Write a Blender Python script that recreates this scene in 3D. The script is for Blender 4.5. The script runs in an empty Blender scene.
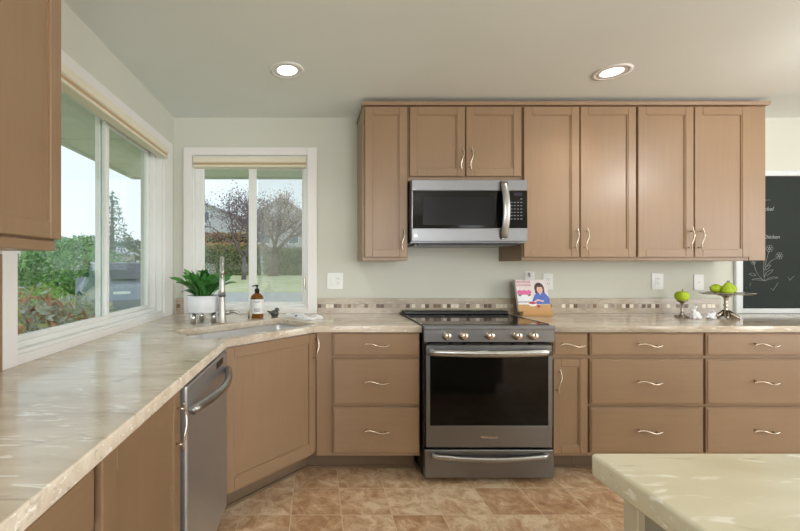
import bpy, bmesh, math, random
from mathutils import Vector, Matrix
PI = math.pi
C = bpy.context.scene.collection
R = random.Random(7)

# ------------------------------------------------------------------ camera, sky, lights, exposure
F = 392.0                      # focal length in pixels of an 800 px wide frame
CY, EYE = -2.95, 1.262
cam = bpy.data.cameras.new('camera'); camo = bpy.data.objects.new('camera', cam); C.objects.link(camo)
cam.sensor_width = 36; cam.lens = 36 * F / 800
cam.shift_x = 84 / 800; cam.shift_y = 1.5 / 800
cam.clip_start = 0.02; cam.clip_end = 400
camo.location = (0, CY, EYE); camo.rotation_euler = (PI / 2, 0, 0)
sc = bpy.context.scene
sc.camera = camo
sc.view_settings.view_transform = 'Standard'; sc.view_settings.look = 'None'
sc.view_settings.gamma = 1; sc.view_settings.use_curve_mapping = False
sc.view_settings.exposure = -0.08
sc.cycles.use_denoising = True
sc.cycles.max_bounces = 8; sc.cycles.transparent_max_bounces = 16
sc.cycles.sample_clamp_indirect = 6

w = bpy.data.worlds.new('sky'); sc.world = w; w.use_nodes = True
nt = w.node_tree; nt.nodes.clear()
wo = nt.nodes.new('ShaderNodeOutputWorld'); bg = nt.nodes.new('ShaderNodeBackground')
tc = nt.nodes.new('ShaderNodeTexCoord'); sx = nt.nodes.new('ShaderNodeSeparateXYZ')
cr = nt.nodes.new('ShaderNodeValToRGB'); nz = nt.nodes.new('ShaderNodeTexNoise'); mx = nt.nodes.new('ShaderNodeMixRGB')
nt.links.new(tc.outputs['Generated'], sx.inputs[0]); nt.links.new(sx.outputs['Z'], cr.inputs[0])
cr.color_ramp.elements[0].color = (0.78, 0.87, 0.93, 1); cr.color_ramp.elements[0].position = 0.0
cr.color_ramp.elements[1].color = (0.58, 0.74, 0.90, 1); cr.color_ramp.elements[1].position = 0.6
nt.links.new(tc.outputs['Generated'], nz.inputs['Vector']); nz.inputs['Scale'].default_value = 2.5
mx.inputs[2].default_value = (0.80, 0.86, 0.90, 1)
nt.links.new(cr.outputs[0], mx.inputs[1]); nt.links.new(nz.outputs[0], mx.inputs[0])
nt.links.new(mx.outputs[0], bg.inputs[0]); bg.inputs[1].default_value = 1.45
nt.links.new(bg.outputs[0], wo.inputs[0])

def area(name, loc, rot, sx_, sy_, power, col=(1, 1, 1)):
    l = bpy.data.lights.new(name, 'AREA'); l.shape = 'RECTANGLE'; l.size = sx_; l.size_y = sy_
    l.energy = power; l.color = col
    o = bpy.data.objects.new(name, l); C.objects.link(o); o.location = loc; o.rotation_euler = rot
    return o
# added area lights brighten the room as daylight from unseen rear and right openings
area('added_rear_daylight', (0.975, -6.45, 1.35), (PI / 2, 0, 0), 1.7, 1.7, 78, (0.97, 0.985, 1.0))
area('added_narrow_daylight', (3.4, -6.45, 1.35), (PI / 2, 0, 0), 0.5, 1.7, 12, (0.97, 0.985, 1.0))  # unseen, placed to throw a bright band onto the microwave
area('added_right_daylight', (5.95, -3.6, 1.35), (PI / 2, 0, PI / 2), 2.6, 1.7, 74, (0.97, 0.985, 1.0))
CAN_POWER = 17.0
PENDANT_POWER = 30.0

# ------------------------------------------------------------------ materials
def s2l(c):
    return tuple(((v / 255) / 12.92 if v / 255 <= 0.04045 else ((v / 255 + 0.055) / 1.055) ** 2.4) for v in c)
def new_mat(name):
    m = bpy.data.materials.new(name); m.use_nodes = True
    return m, m.node_tree, m.node_tree.nodes['Principled BSDF']
def N(nt, t, **kw):
    n = nt.nodes.new(t)
    for k, v in kw.items():
        if k in n.inputs: n.inputs[k].default_value = v
        else: setattr(n, k, v)
    return n
def ramp(nt, stops):
    r = nt.nodes.new('ShaderNodeValToRGB'); e = r.color_ramp.elements
    while len(e) < len(stops): e.new(0.5)
    for i, (p, c) in enumerate(stops):
        e[i].position = p; e[i].color = (*c, 1)
    return r
def coords(nt, scale=(1, 1, 1), kind='Object'):
    t = nt.nodes.new('ShaderNodeTexCoord'); mp = nt.nodes.new('ShaderNodeMapping')
    mp.inputs['Scale'].default_value = scale
    nt.links.new(t.outputs[kind], mp.inputs[0]); return mp
def flat(name, rgb, rough=0.5, metal=0.0, spec=0.5, var=0.06, scale=8, coat=0, bump=0):
    """a surface with a faint procedural mottling"""
    m, nt, p = new_mat(name)
    c = s2l(rgb)
    mp = coords(nt); n = N(nt, 'ShaderNodeTexNoise', Scale=scale, Detail=4.0)
    nt.links.new(mp.outputs[0], n.inputs['Vector'])
    r = ramp(nt, [(0.3, tuple(v * (1 - var) for v in c)), (0.7, tuple(min(1, v * (1 + var)) for v in c))])
    nt.links.new(n.outputs[0], r.inputs[0]); nt.links.new(r.outputs[0], p.inputs['Base Color'])
    p.inputs['Roughness'].default_value = rough; p.inputs['Metallic'].default_value = metal
    p.inputs['Specular IOR Level'].default_value = spec
    if coat: p.inputs['Coat Weight'].default_value = coat
    if bump:
        b = N(nt, 'ShaderNodeBump', Strength=bump, Distance=0.01); nt.links.new(n.outputs[0], b.inputs['Height'])
        nt.links.new(b.outputs[0], p.inputs['Normal'])
    return m
def wood(name, rgb, scale, rough=0.34):
    m, nt, p = new_mat(name)
    c = s2l(rgb)
    mp = coords(nt, scale); n = N(nt, 'ShaderNodeTexNoise', Scale=1.0, Detail=6.0, Roughness=0.6)
    nt.links.new(mp.outputs[0], n.inputs['Vector'])
    r = ramp(nt, [(0.25, tuple(v * 0.95 for v in c)), (0.5, c), (0.8, tuple(v * 1.04 for v in c))])
    nt.links.new(n.outputs[0], r.inputs[0])
    # broad uneven stain over the whole board
    mp2 = coords(nt, (1, 1, 1)); n2 = N(nt, 'ShaderNodeTexNoise', Scale=3.0, Detail=2.0)
    nt.links.new(mp2.outputs[0], n2.inputs['Vector'])
    mm = N(nt, 'ShaderNodeMixRGB', blend_type='MULTIPLY'); mm.inputs[0].default_value = 1
    r2 = ramp(nt, [(0.3, (0.93, 0.92, 0.92)), (0.7, (1.03, 1.02, 1.0))])
    nt.links.new(n2.outputs[0], r2.inputs[0]); nt.links.new(r.outputs[0], mm.inputs[1]); nt.links.new(r2.outputs[0], mm.inputs[2])
    nt.links.new(mm.outputs[0], p.inputs['Base Color'])
    p.inputs['Roughness'].default_value = rough; p.inputs['Specular IOR Level'].default_value = 0.45
    return m
WOOD = (150, 123, 96)
wood_v = wood('maple_vertical_grain', WOOD, (60, 60, 3))
wood_h = wood('maple_horizontal_grain', WOOD, (3, 60, 60))
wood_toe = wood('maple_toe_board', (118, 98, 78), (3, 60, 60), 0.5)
wall_m = flat('wall_paint', (213, 214, 203), 0.75, var=0.012, scale=3, spec=0.3)
ceil_m = flat('ceiling_paint', (232, 237, 234), 0.9, var=0.015, scale=2, spec=0.2)
trim_m = flat('white_trim_paint', (238, 236, 234), 0.4, var=0.01)
vinyl_m = flat('white_window_vinyl', (238, 239, 237), 0.35, var=0.01)
shade_m = flat('cream_shade_fabric', (232, 226, 206), 0.85, var=0.03, scale=60)
shade_band_m = flat('tan_shade_band', (216, 190, 150), 0.8, var=0.03)
dark_m = flat('dark_gap', (40, 36, 32), 0.6)
steel_m = flat('brushed_stainless', (172, 172, 172), 0.30, metal=1.0, var=0.03, scale=3)
steel_dark = flat('slate_stainless', (134, 135, 138), 0.36, metal=1.0, var=0.03, scale=3)
chrome_m = flat('polished_chrome', (225, 225, 225), 0.10, metal=1.0, var=0.0)
nickel_m = flat('brushed_nickel', (214, 203, 188), 0.26, metal=1.0, var=0.02)
sink_m = flat('satin_sink_steel', (222, 225, 228), 0.38, metal=0.45, var=0.03)
black_m = flat('black_enamel', (20, 20, 21), 0.35, var=0.05)
glass_black = flat('black_ceramic_glass', (8, 8, 9), 0.04, spec=0.6, var=0.05)
oven_glass = flat('dark_oven_glass', (7, 7, 7), 0.07, spec=0.28, var=0.05)
grey_panel = flat('grey_painted_panel', (165, 162, 150), 0.5, var=0.02)
beige_panel = flat('beige_painted_post', (205, 198, 178), 0.5, var=0.02)
plate_m = flat('white_plastic', (236, 238, 236), 0.35, var=0.0)
slot_m = flat('dark_slot', (70, 70, 72), 0.5, var=0.0)
ceramic_m = flat('white_ceramic', (240, 242, 246), 0.25, var=0.01)
faucet_m = flat('pale_brushed_steel', (190, 187, 182), 0.34, metal=0.9, var=0.02)
silver_m = flat('antique_silver', (176, 166, 156), 0.2, metal=1.0, var=0.25, scale=40)
pewter_m = flat('dark_pewter', (105, 104, 102), 0.4, metal=0.8, var=0.2, scale=40)
board_m = flat('green_black_chalkboard', (46, 52, 50), 0.75, var=0.06, scale=4, spec=0.2)
chalk_m = flat('chalk', (160, 166, 162), 0.9, var=0.15, scale=200)
boardframe_m = flat('pale_blue_white_frame', (222, 226, 228), 0.4, var=0.01)
cloth_m = flat('white_cotton', (236, 238, 240), 0.9, var=0.03, scale=60)
rubber_m = flat('black_rubber', (26, 26, 26), 0.7)

def stone(name, a, b, light, rough, sc_=1.0):
    """streaked engineered stone: soft clouds, drawn-out light flecks and a few grey veins"""
    m, nt, p = new_mat(name)
    a, b, light = s2l(a), s2l(b), s2l(light)
    mp = coords(nt, (3 * sc_, 9 * sc_, 9 * sc_))
    n = N(nt, 'ShaderNodeTexNoise', Scale=1.0, Detail=6.0, Roughness=0.6, Distortion=0.6)
    nt.links.new(mp.outputs[0], n.inputs['Vector'])
    r = ramp(nt, [(0.32, a), (0.62, b)]); nt.links.new(n.outputs[0], r.inputs[0])
    mp2 = coords(nt, (13 * sc_, 60 * sc_, 110 * sc_)); n2 = N(nt, 'ShaderNodeTexNoise', Scale=1.0, Detail=3.0, Distortion=0.8)
    nt.links.new(mp2.outputs[0], n2.inputs['Vector'])
    f = ramp(nt, [(0.60, (0, 0, 0)), (0.69, (1, 1, 1))]); nt.links.new(n2.outputs[0], f.inputs[0])
    mm = N(nt, 'ShaderNodeMixRGB'); mm.inputs[2].default_value = (*light, 1)
    nt.links.new(f.outputs[0], mm.inputs[0]); nt.links.new(r.outputs[0], mm.inputs[1])
    mp3 = coords(nt, (7 * sc_, 30 * sc_, 45 * sc_)); n3 = N(nt, 'ShaderNodeTexNoise', Scale=1.0, Detail=4.0, Distortion=1.2)
    mp3.inputs['Location'].default_value = (5, 3, 1)
    nt.links.new(mp3.outputs[0], n3.inputs['Vector'])
    g = ramp(nt, [(0.60, (0, 0, 0)), (0.72, (0.55, 0.55, 0.55))]); nt.links.new(n3.outputs[0], g.inputs[0])
    m2 = N(nt, 'ShaderNodeMixRGB'); m2.inputs[2].default_value = (*[v * 0.55 for v in a], 1)
    nt.links.new(g.outputs[0], m2.inputs[0]); nt.links.new(mm.outputs[0], m2.inputs[1])
    nt.links.new(m2.outputs[0], p.inputs['Base Color'])
    p.inputs['Roughness'].default_value = rough; p.inputs['Specular IOR Level'].default_value = 0.55
    return m
stone_m = stone('cream_streaked_stone', (192, 174, 152), (220, 209, 192), (242, 238, 230), 0.13)
island_stone = stone('pale_island_stone', (214, 207, 178), (228, 223, 200), (246, 244, 232), 0.16, 0.8)
splash_m = stone('taupe_backsplash_stone', (172, 157, 138), (192, 178, 160), (212, 202, 188), 0.25, 1.6)
mosaic = [flat('mosaic_umber', (96, 72, 54), 0.3), flat('mosaic_cream', (232, 224, 206), 0.3), flat('mosaic_taupe', (160, 146, 130), 0.3),
          flat('mosaic_olive_brown', (124, 100, 74), 0.3), flat('mosaic_sand', (194, 178, 152), 0.3)]

def floor_mat():
    m, nt, p = new_mat('slate_look_floor_tile')
    t = nt.nodes.new('ShaderNodeTexCoord')
    add = N(nt, 'ShaderNodeVectorMath', operation='ADD'); add.inputs[1].default_value = (-0.13 + 2.57, 0.712 + 24 * 0.243, 0)
    nt.links.new(t.outputs['Object'], add.inputs[0])
    br = nt.nodes.new('ShaderNodeTexBrick')
    br.offset = 0; br.squash = 1
    br.inputs['Scale'].default_value = 1; br.inputs['Mortar Size'].default_value = 0.003; br.inputs['Mortar Smooth'].default_value = 0.3
    br.inputs['Brick Width'].default_value = 0.257; br.inputs['Row Height'].default_value = 0.243
    nt.links.new(add.outputs[0], br.inputs['Vector'])
    dv = N(nt, 'ShaderNodeVectorMath', operation='DIVIDE'); dv.inputs[1].default_value = (0.257, 0.243, 1)
    fl = N(nt, 'ShaderNodeVectorMath', operation='FLOOR'); wn = nt.nodes.new('ShaderNodeTexWhiteNoise')
    nt.links.new(add.outputs[0], dv.inputs[0]); nt.links.new(dv.outputs[0], fl.inputs[0]); nt.links.new(fl.outputs[0], wn.inputs['Vector'])
    # noise shifted per tile so each tile has its own figure
    sc2 = N(nt, 'ShaderNodeVectorMath', operation='SCALE'); sc2.inputs['Scale'].default_value = 7
    nt.links.new(wn.outputs['Color'], sc2.inputs[0])
    ad2 = N(nt, 'ShaderNodeVectorMath', operation='ADD'); nt.links.new(t.outputs['Object'], ad2.inputs[0]); nt.links.new(sc2.outputs[0], ad2.inputs[1])
    n = N(nt, 'ShaderNodeTexNoise', Scale=10.0, Detail=10.0, Roughness=0.78, Distortion=0.5)
    nt.links.new(ad2.outputs[0], n.inputs['Vector'])
    r = ramp(nt, [(0.26, s2l((146, 100, 70))), (0.42, s2l((188, 148, 112))), (0.51, s2l((208, 174, 138))), (0.62, s2l((234, 212, 182)))])
    ma = N(nt, 'ShaderNodeMath', operation='MULTIPLY_ADD'); ma.inputs[1].default_value = 0.12; 
    nt.links.new(wn.outputs['Value'], ma.inputs[0]); 
    sb = N(nt, 'ShaderNodeMath', operation='SUBTRACT'); nt.links.new(n.outputs[0], sb.inputs[0]); sb.inputs[1].default_value = 0.05
    nt.links.new(sb.outputs[0], ma.inputs[2]); nt.links.new(ma.outputs[0], r.inputs[0])
    mm = N(nt, 'ShaderNodeMixRGB'); mm.inputs[2].default_value = (*s2l((222, 200, 172)), 1)
    nt.links.new(br.outputs['Fac'], mm.inputs[0]); nt.links.new(r.outputs[0], mm.inputs[1])
    nt.links.new(mm.outputs[0], p.inputs['Base Color'])
    p.inputs['Roughness'].default_value = 0.42; p.inputs['Specular IOR Level'].default_value = 0.4
    b = N(nt, 'ShaderNodeBump', Strength=0.25, Distance=0.004); nt.links.new(n.outputs[0], b.inputs['Height']); nt.links.new(b.outputs[0], p.inputs['Normal'])
    return m
floor_m = floor_mat()

def pane_mat(name, haze=0.0, tint=(0.965, 0.99, 0.975)):
    m = bpy.data.materials.new(name); m.use_nodes = True; nt = m.node_tree; nt.nodes.clear()
    o = nt.nodes.new('ShaderNodeOutputMaterial'); tr = N(nt, 'ShaderNodeBsdfTransparent'); tr.inputs[0].default_value = (*tint, 1)
    gl = N(nt, 'ShaderNodeBsdfGlossy', Roughness=0.0); lw = N(nt, 'ShaderNodeLayerWeight', Blend=0.5); pw = N(nt, 'ShaderNodeMath', operation='POWER'); pw.inputs[1].default_value = 5
    fr = N(nt, 'ShaderNodeMath', operation='MULTIPLY_ADD'); fr.inputs[1].default_value = .95; fr.inputs[2].default_value = .04
    nt.links.new(lw.outputs['Facing'], pw.inputs[0]); nt.links.new(pw.outputs[0], fr.inputs[0])
    mxs = nt.nodes.new('ShaderNodeMixShader'); nt.links.new(fr.outputs[0], mxs.inputs[0]); nt.links.new(tr.outputs[0], mxs.inputs[1]); nt.links.new(gl.outputs[0], mxs.inputs[2])
    last = mxs
    if haze:
        df = N(nt, 'ShaderNodeBsdfDiffuse'); df.inputs[0].default_value = (0.75, 0.77, 0.78, 1)
        m2 = nt.nodes.new('ShaderNodeMixShader'); m2.inputs[0].default_value = haze
        nt.links.new(last.outputs[0], m2.inputs[1]); nt.links.new(df.outputs[0], m2.inputs[2]); last = m2
    nt.links.new(last.outputs[0], o.inputs[0]); return m
pane_m = pane_mat('window_glass')
screen_m = pane_mat('insect_screen', 0.10, (0.97, 0.97, 0.97))
def emis(name, rgb, s):
    m = bpy.data.materials.new(name); m.use_nodes = True; nt = m.node_tree; nt.nodes.clear()
    o = nt.nodes.new('ShaderNodeOutputMaterial'); e = N(nt, 'ShaderNodeEmission', Strength=s); e.inputs[0].default_value = (*rgb, 1)
    nt.links.new(e.outputs[0], o.inputs[0]); return m
bulb_m = emis('lit_lamp_lens', (1, 0.98, 0.94), 6)
def leafmat(name, cols, scale=3.0, rough=0.6):
    m, nt, p = new_mat(name)
    mp = coords(nt); n = N(nt, 'ShaderNodeTexNoise', Scale=scale, Detail=5.0, Roughness=0.7)
    nt.links.new(mp.outputs[0], n.inputs['Vector'])
    k = len(cols)
    r = ramp(nt, [(0.3 + 0.4 * i / max(1, k - 1), s2l(c)) for i, c in enumerate(cols)])
    nt.links.new(n.outputs[0], r.inputs[0]); nt.links.new(r.outputs[0], p.inputs['Base Color'])
    p.inputs['Roughness'].default_value = rough; p.inputs['Specular IOR Level'].default_value = 0.25
    return m

# ------------------------------------------------------------------ mesh helpers
class MB:
    def __init__(self): self.bm = bmesh.new()
    def box(self, x0, x1, y0, y1, z0, z1, bev=0.0, mi=0, seg=1):
        g = bmesh.ops.create_cube(self.bm, size=1.0)
        vs = g['verts']
        for v in vs:
            v.co = Vector((x0 + (v.co.x + .5) * (x1 - x0), y0 + (v.co.y + .5) * (y1 - y0), z0 + (v.co.z + .5) * (z1 - z0)))
        fs = set(f for v in vs for f in v.link_faces)
        if bev:
            es = list(set(e for v in vs for e in v.link_edges))
            rr = bmesh.ops.bevel(self.bm, geom=es, offset=bev, segments=seg, affect='EDGES', profile=0.5)
            fs = set(rr['faces']) | set(f for v in rr['verts'] for f in v.link_faces) | set(f for f in fs if f.is_valid)
        for f in fs: f.material_index = mi
        return self
    def quad(self, pts, mi=0):
        f = self.bm.faces.new([self.bm.verts.new(p) for p in pts]); f.material_index = mi; return self
    def poly3(self, pts, vec, mi=0):
        """prism: polygon pts pushed along vec"""
        vec = Vector(vec)
        a = [self.bm.verts.new(p) for p in pts]; b = [self.bm.verts.new(Vector(p) + vec) for p in pts]
        n = len(pts); fs = [self.bm.faces.new(a), self.bm.faces.new(b[::-1])]
        for i in range(n): fs.append(self.bm.faces.new((a[i], b[i], b[(i + 1) % n], a[(i + 1) % n])))
        for f in fs: f.material_index = mi
        bmesh.ops.recalc_face_normals(self.bm, faces=fs)
        return self
    def lathe(self, prof, c=(0, 0, 0), n=24, mi=0, sx=1.0, sy=1.0, axis='z', cap=True):
        rings = []
        for r, z in prof:
            ring = []
            for k in range(n):
                a = 2 * PI * k / n
                if axis == 'z': p = (c[0] + r * math.cos(a) * sx, c[1] + r * math.sin(a) * sy, c[2] + z)
                elif axis == 'y': p = (c[0] + r * math.cos(a), c[1] + z, c[2] + r * math.sin(a))
                else: p = (c[0] + z, c[1] + r * math.cos(a), c[2] + r * math.sin(a))
                ring.append(self.bm.verts.new(p))
            rings.append(ring)
        fs = []
        for A, B in zip(rings, rings[1:]):
            for k in range(n): fs.append(self.bm.faces.new((A[k], A[(k + 1) % n], B[(k + 1) % n], B[k])))
        if cap:
            fs.append(self.bm.faces.new(rings[0][::-1])); fs.append(self.bm.faces.new(rings[-1]))
        for f in fs: f.material_index = mi; f.smooth = True
        bmesh.ops.recalc_face_normals(self.bm, faces=fs)
        return self
    def tube(self, pts, rad, n=10, mi=0, flat_=None):
        """rad: number or list; flat_=(a,b) squashes the section"""
        pts = [Vector(p) for p in pts]; m = len(pts)
        rads = rad if isinstance(rad, (list, tuple)) else [rad] * m
        rings = []; up = None
        for i, p in enumerate(pts):
            t = (pts[min(i + 1, m - 1)] - pts[max(i - 1, 0)]).normalized()
            if up is None:
                up = Vector((0, 0, 1)) if abs(t.z) < 0.9 else Vector((0, 1, 0))
            s = t.cross(up); s = s.normalized() if s.length > 1e-6 else Vector((1, 0, 0))
            up = s.cross(t).normalized()
            ring = []
            for k in range(n):
                a = 2 * PI * k / n
                fa, fb = flat_ or (1, 1)
                ring.append(self.bm.verts.new(p + (s * math.cos(a) * fa + up * math.sin(a) * fb) * rads[i]))
            rings.append(ring)
        fs = []
        for A, B in zip(rings, rings[1:]):
            for k in range(n): fs.append(self.bm.faces.new((A[k], A[(k + 1) % n], B[(k + 1) % n], B[k])))
        fs.append(self.bm.faces.new(rings[0][::-1])); fs.append(self.bm.faces.new(rings[-1]))
        for f in fs: f.material_index = mi; f.smooth = True
        bmesh.ops.recalc_face_normals(self.bm, faces=fs)
        return self
    def ell(self, c, r, mi=0, rot=None, seg=20):
        g = bmesh.ops.create_uvsphere(self.bm, u_segments=seg, v_segments=max(8, seg // 2), radius=1)
        M = Matrix.Translation(c) @ (rot.to_4x4() if rot else Matrix.Identity(4)) @ Matrix.Diagonal((*r, 1))
        bmesh.ops.transform(self.bm, matrix=M, verts=g['verts'])
        for f in set(f for v in g['verts'] for f in v.link_faces): f.smooth = True; f.material_index = mi
        return self
    def build(self, name, mats, parent=None, loc=None):
        me = bpy.data.meshes.new(name); self.bm.to_mesh(me); self.bm.free()
        for m in (mats if isinstance(mats, (list, tuple)) else [mats]): me.materials.append(m)
        o = bpy.data.objects.new(name, me); C.objects.link(o)
        if parent: o.parent = parent
        if loc: o.location = loc
        return o
def tag(o, label=None, cat=None, group=None, kind=None):
    if label: o['label'] = label
    if cat: o['category'] = cat
    if group: o['group'] = group
    if kind: o['kind'] = kind
    return o
def thing(name, label, cat, loc=(0, 0, 0), rz=0, group=None):
    o = bpy.data.objects.new(name, None); C.objects.link(o); o.location = loc; o.rotation_euler = (0, 0, rz)
    o.empty_display_size = 0.05
    return tag(o, label, cat, group)
def struct(o): o['kind'] = 'structure'; return o
def inst(name, mesh, parent, loc, rot=(0, 0, 0)):
    o = bpy.data.objects.new(name, mesh); C.objects.link(o); o.parent = parent; o.location = loc; o.rotation_euler = rot; return o
def slab(name, outer, holes, z0, z1, mat, bev=0.004, parent=None):
    """horizontal slab with holes, made as a filled 2D curve and turned into a mesh"""
    cu = bpy.data.curves.new(name, 'CURVE'); cu.dimensions = '2D'; cu.fill_mode = 'BOTH'
    cu.extrude = (z1 - z0) / 2 - bev; cu.bevel_depth = bev; cu.bevel_resolution = 2; cu.offset = -bev
    for poly in [outer] + holes:
        s = cu.splines.new('POLY'); s.points.add(len(poly) - 1); s.use_cyclic_u = True
        for p, q in zip(s.points, poly): p.co = (q[0], q[1], 0, 1)
    t = bpy.data.objects.new(name, cu); C.objects.link(t)
    me = bpy.data.meshes.new_from_object(t.evaluated_get(bpy.context.evaluated_depsgraph_get()))
    bpy.data.objects.remove(t); me.materials.clear(); me.materials.append(mat)
    for v in me.vertices: v.co.z += (z0 + z1) / 2
    o = bpy.data.objects.new(name, me); C.objects.link(o)
    if parent: o.parent = parent
    return o
def leafcloud(name, pts, size, mats, parent=None, loc=None, asp=1.8, rnd=None, loose=None):
    """a mass of small folded leaves at the given points"""
    rnd = rnd or R
    vs, fs, mi = [], [], []
    nm = len(mats) if isinstance(mats, list) else 1
    for p in pts:
        a, b = rnd.uniform(0, 2 * PI), rnd.uniform(-1.2, 1.2)
        d = Vector((math.cos(a) * math.cos(b), math.sin(a) * math.cos(b), math.sin(b)))
        s = d.cross(Vector((rnd.uniform(-1, 1), rnd.uniform(-1, 1), rnd.uniform(-1, 1)))).normalized()
        n = d.cross(s); l = size * rnd.uniform(0.6, 1.3); wd = l / asp
        p = Vector(p); k = len(vs)
        vs += [p, p + d * l * .5 + s * wd * .5 + n * wd * .2, p + d * l, p + d * l * .5 - s * wd * .5 + n * wd * .2]
        fs += [(k, k + 1, k + 2, k + 3)]; mi.append(rnd.randrange(nm))
    me = bpy.data.meshes.new(name); me.from_pydata([tuple(v) for v in vs], [], fs)
    for m in (mats if isinstance(mats, list) else [mats]): me.materials.append(m)
    me.polygons.foreach_set('material_index', mi)
    o = bpy.data.objects.new(name, me); C.objects.link(o)
    if parent: o.parent = parent
    if loc: o.location = loc
    return o

# ------------------------------------------------------------------ the room
XL, CEIL = -1.067, 2.386
XR, YB = 6.0, -6.5
W1 = (-1.57, -0.23, 0.95, 2.10)        # left window opening: y0, y1, z0, z1
W2 = (-0.929, -0.064, 0.95, 2.10)      # back window opening: x0, x1, z0, z1
struct(MB().box(XL - .2, XR + .15, YB - .15, .15, -.1, 0).build('floor', floor_m))
struct(MB().box(XL - .2, XR + .15, YB - .15, .15, CEIL, CEIL + .1).build('ceiling', ceil_m))
T = 0.15
struct(MB().box(XL - T, XL, YB, W1[0], 0, CEIL).box(XL - T, XL, W1[1], 0, 0, CEIL)
       .box(XL - T, XL, W1[0], W1[1], 0, W1[2]).box(XL - T, XL, W1[0], W1[1], W1[3], CEIL).build('wall_left', wall_m))
struct(MB().box(XL - T, W2[0], 0, T, 0, CEIL).box(W2[1], XR + T, 0, T, 0, CEIL)
       .box(W2[0], W2[1], 0, T, 0, W2[2]).box(W2[0], W2[1], 0, T, W2[3], CEIL).build('wall_back', wall_m))
# far parts of the room behind and beside the camera, with openings laid out for the added area lights
struct(MB().box(XL - T, .1, YB - T, YB, 0, CEIL).box(1.85, 3.1, YB - T, YB, 0, CEIL).box(3.7, XR + T, YB - T, YB, 0, CEIL)
       .box(.1, 1.85, YB - T, YB, 0, 0.45).box(.1, 1.85, YB - T, YB, 2.25, CEIL)
       .box(3.1, 3.7, YB - T, YB, 0, 0.45).box(3.1, 3.7, YB - T, YB, 2.25, CEIL).build('wall_rear', wall_m))
struct(MB().box(XR, XR + T, YB, -5.0, 0, CEIL).box(XR, XR + T, -2.2, 0, 0, CEIL)
       .box(XR, XR + T, -5.0, -2.2, 0, 0.4).box(XR, XR + T, -5.0, -2.2, 2.25, CEIL).build('wall_right', wall_m))

def window_y(name, y0, y1, z0, z1):
    """left wall window, panes look to -x"""
    r = bpy.data.objects.new(name, None); C.objects.link(r); struct(r); r.location = (XL, (y0 + y1) / 2, z0)
    ox, oy, oz = XL, (y0 + y1) / 2, z0
    def B(m, a0, a1, b0, b1, c0, c1, bev=0.002): return m.box(a0 - ox, a1 - ox, b0 - oy, b1 - oy, c0 - oz, c1 - oz, bev)
    m = MB()      # casing
    B(m, XL, XL + .018, y0 - .068, y0, .914, z1 + .06); B(m, XL, XL + .018, y1, y1 + .15, .914, z1 + .06)
    B(m, XL, XL + .018, y0, y1, z1, z1 + .06); B(m, XL, XL + .014, y0, y1, .914, z0)
    m.build('casing', trim_m, r)
    m = MB()      # outer vinyl frame and jambs
    B(m, XL - .12, XL - .001, y0, y0 + .012, z0, z1, 0); B(m, XL - .12, XL - .001, y1 - .012, y1, z0, z1, 0)
    B(m, XL - .12, XL - .001, y0 + .012, y1 - .012, z0, z0 + .012, 0); B(m, XL - .12, XL - .001, y0 + .012, y1 - .012, z1 - .012, z1, 0)
    for (a, b) in ((y0 + .012, y0 + .04), (y1 - .04, y1 - .012)): B(m, XL - .10, XL - .035, a, b, z0 + .012, z1 - .012)
    B(m, XL - .10, XL - .035, y0 + .04, y1 - .04, z0 + .012, z0 + .035); B(m, XL - .10, XL - .035, y0 + .04, y1 - .04, z1 - .04, z1 - .012)
    m.build('window_frame', vinyl_m, r)
    ym = -0.87
    def sash(a, b, x0, x1, lock=None):
        m = MB(); f = .03
        B(m, x0, x1, a, a + f, z0 + .035, z1 - .04); B(m, x0, x1, b - f, b, z0 + .035, z1 - .04)
        B(m, x0, x1, a + f, b - f, z0 + .035, z0 + .055); B(m, x0, x1, a + f, b - f, z1 - .065, z1 - .04)
        s = m.build('sash', vinyl_m, r); xm = (x0 + x1) / 2
        g = MB(); B(g, xm - .003, xm + .003, a + f, b - f, z0 + .055, z1 - .065, 0); g.build('pane', pane_m, s)
        return s
    sash(y0 + .04, ym + .02, XL - .065, XL - .040)
    s = sash(ym - .02, y1 - .04, XL - .095, XL - .070)
    return r
window_y('window_1', *W1)

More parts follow.
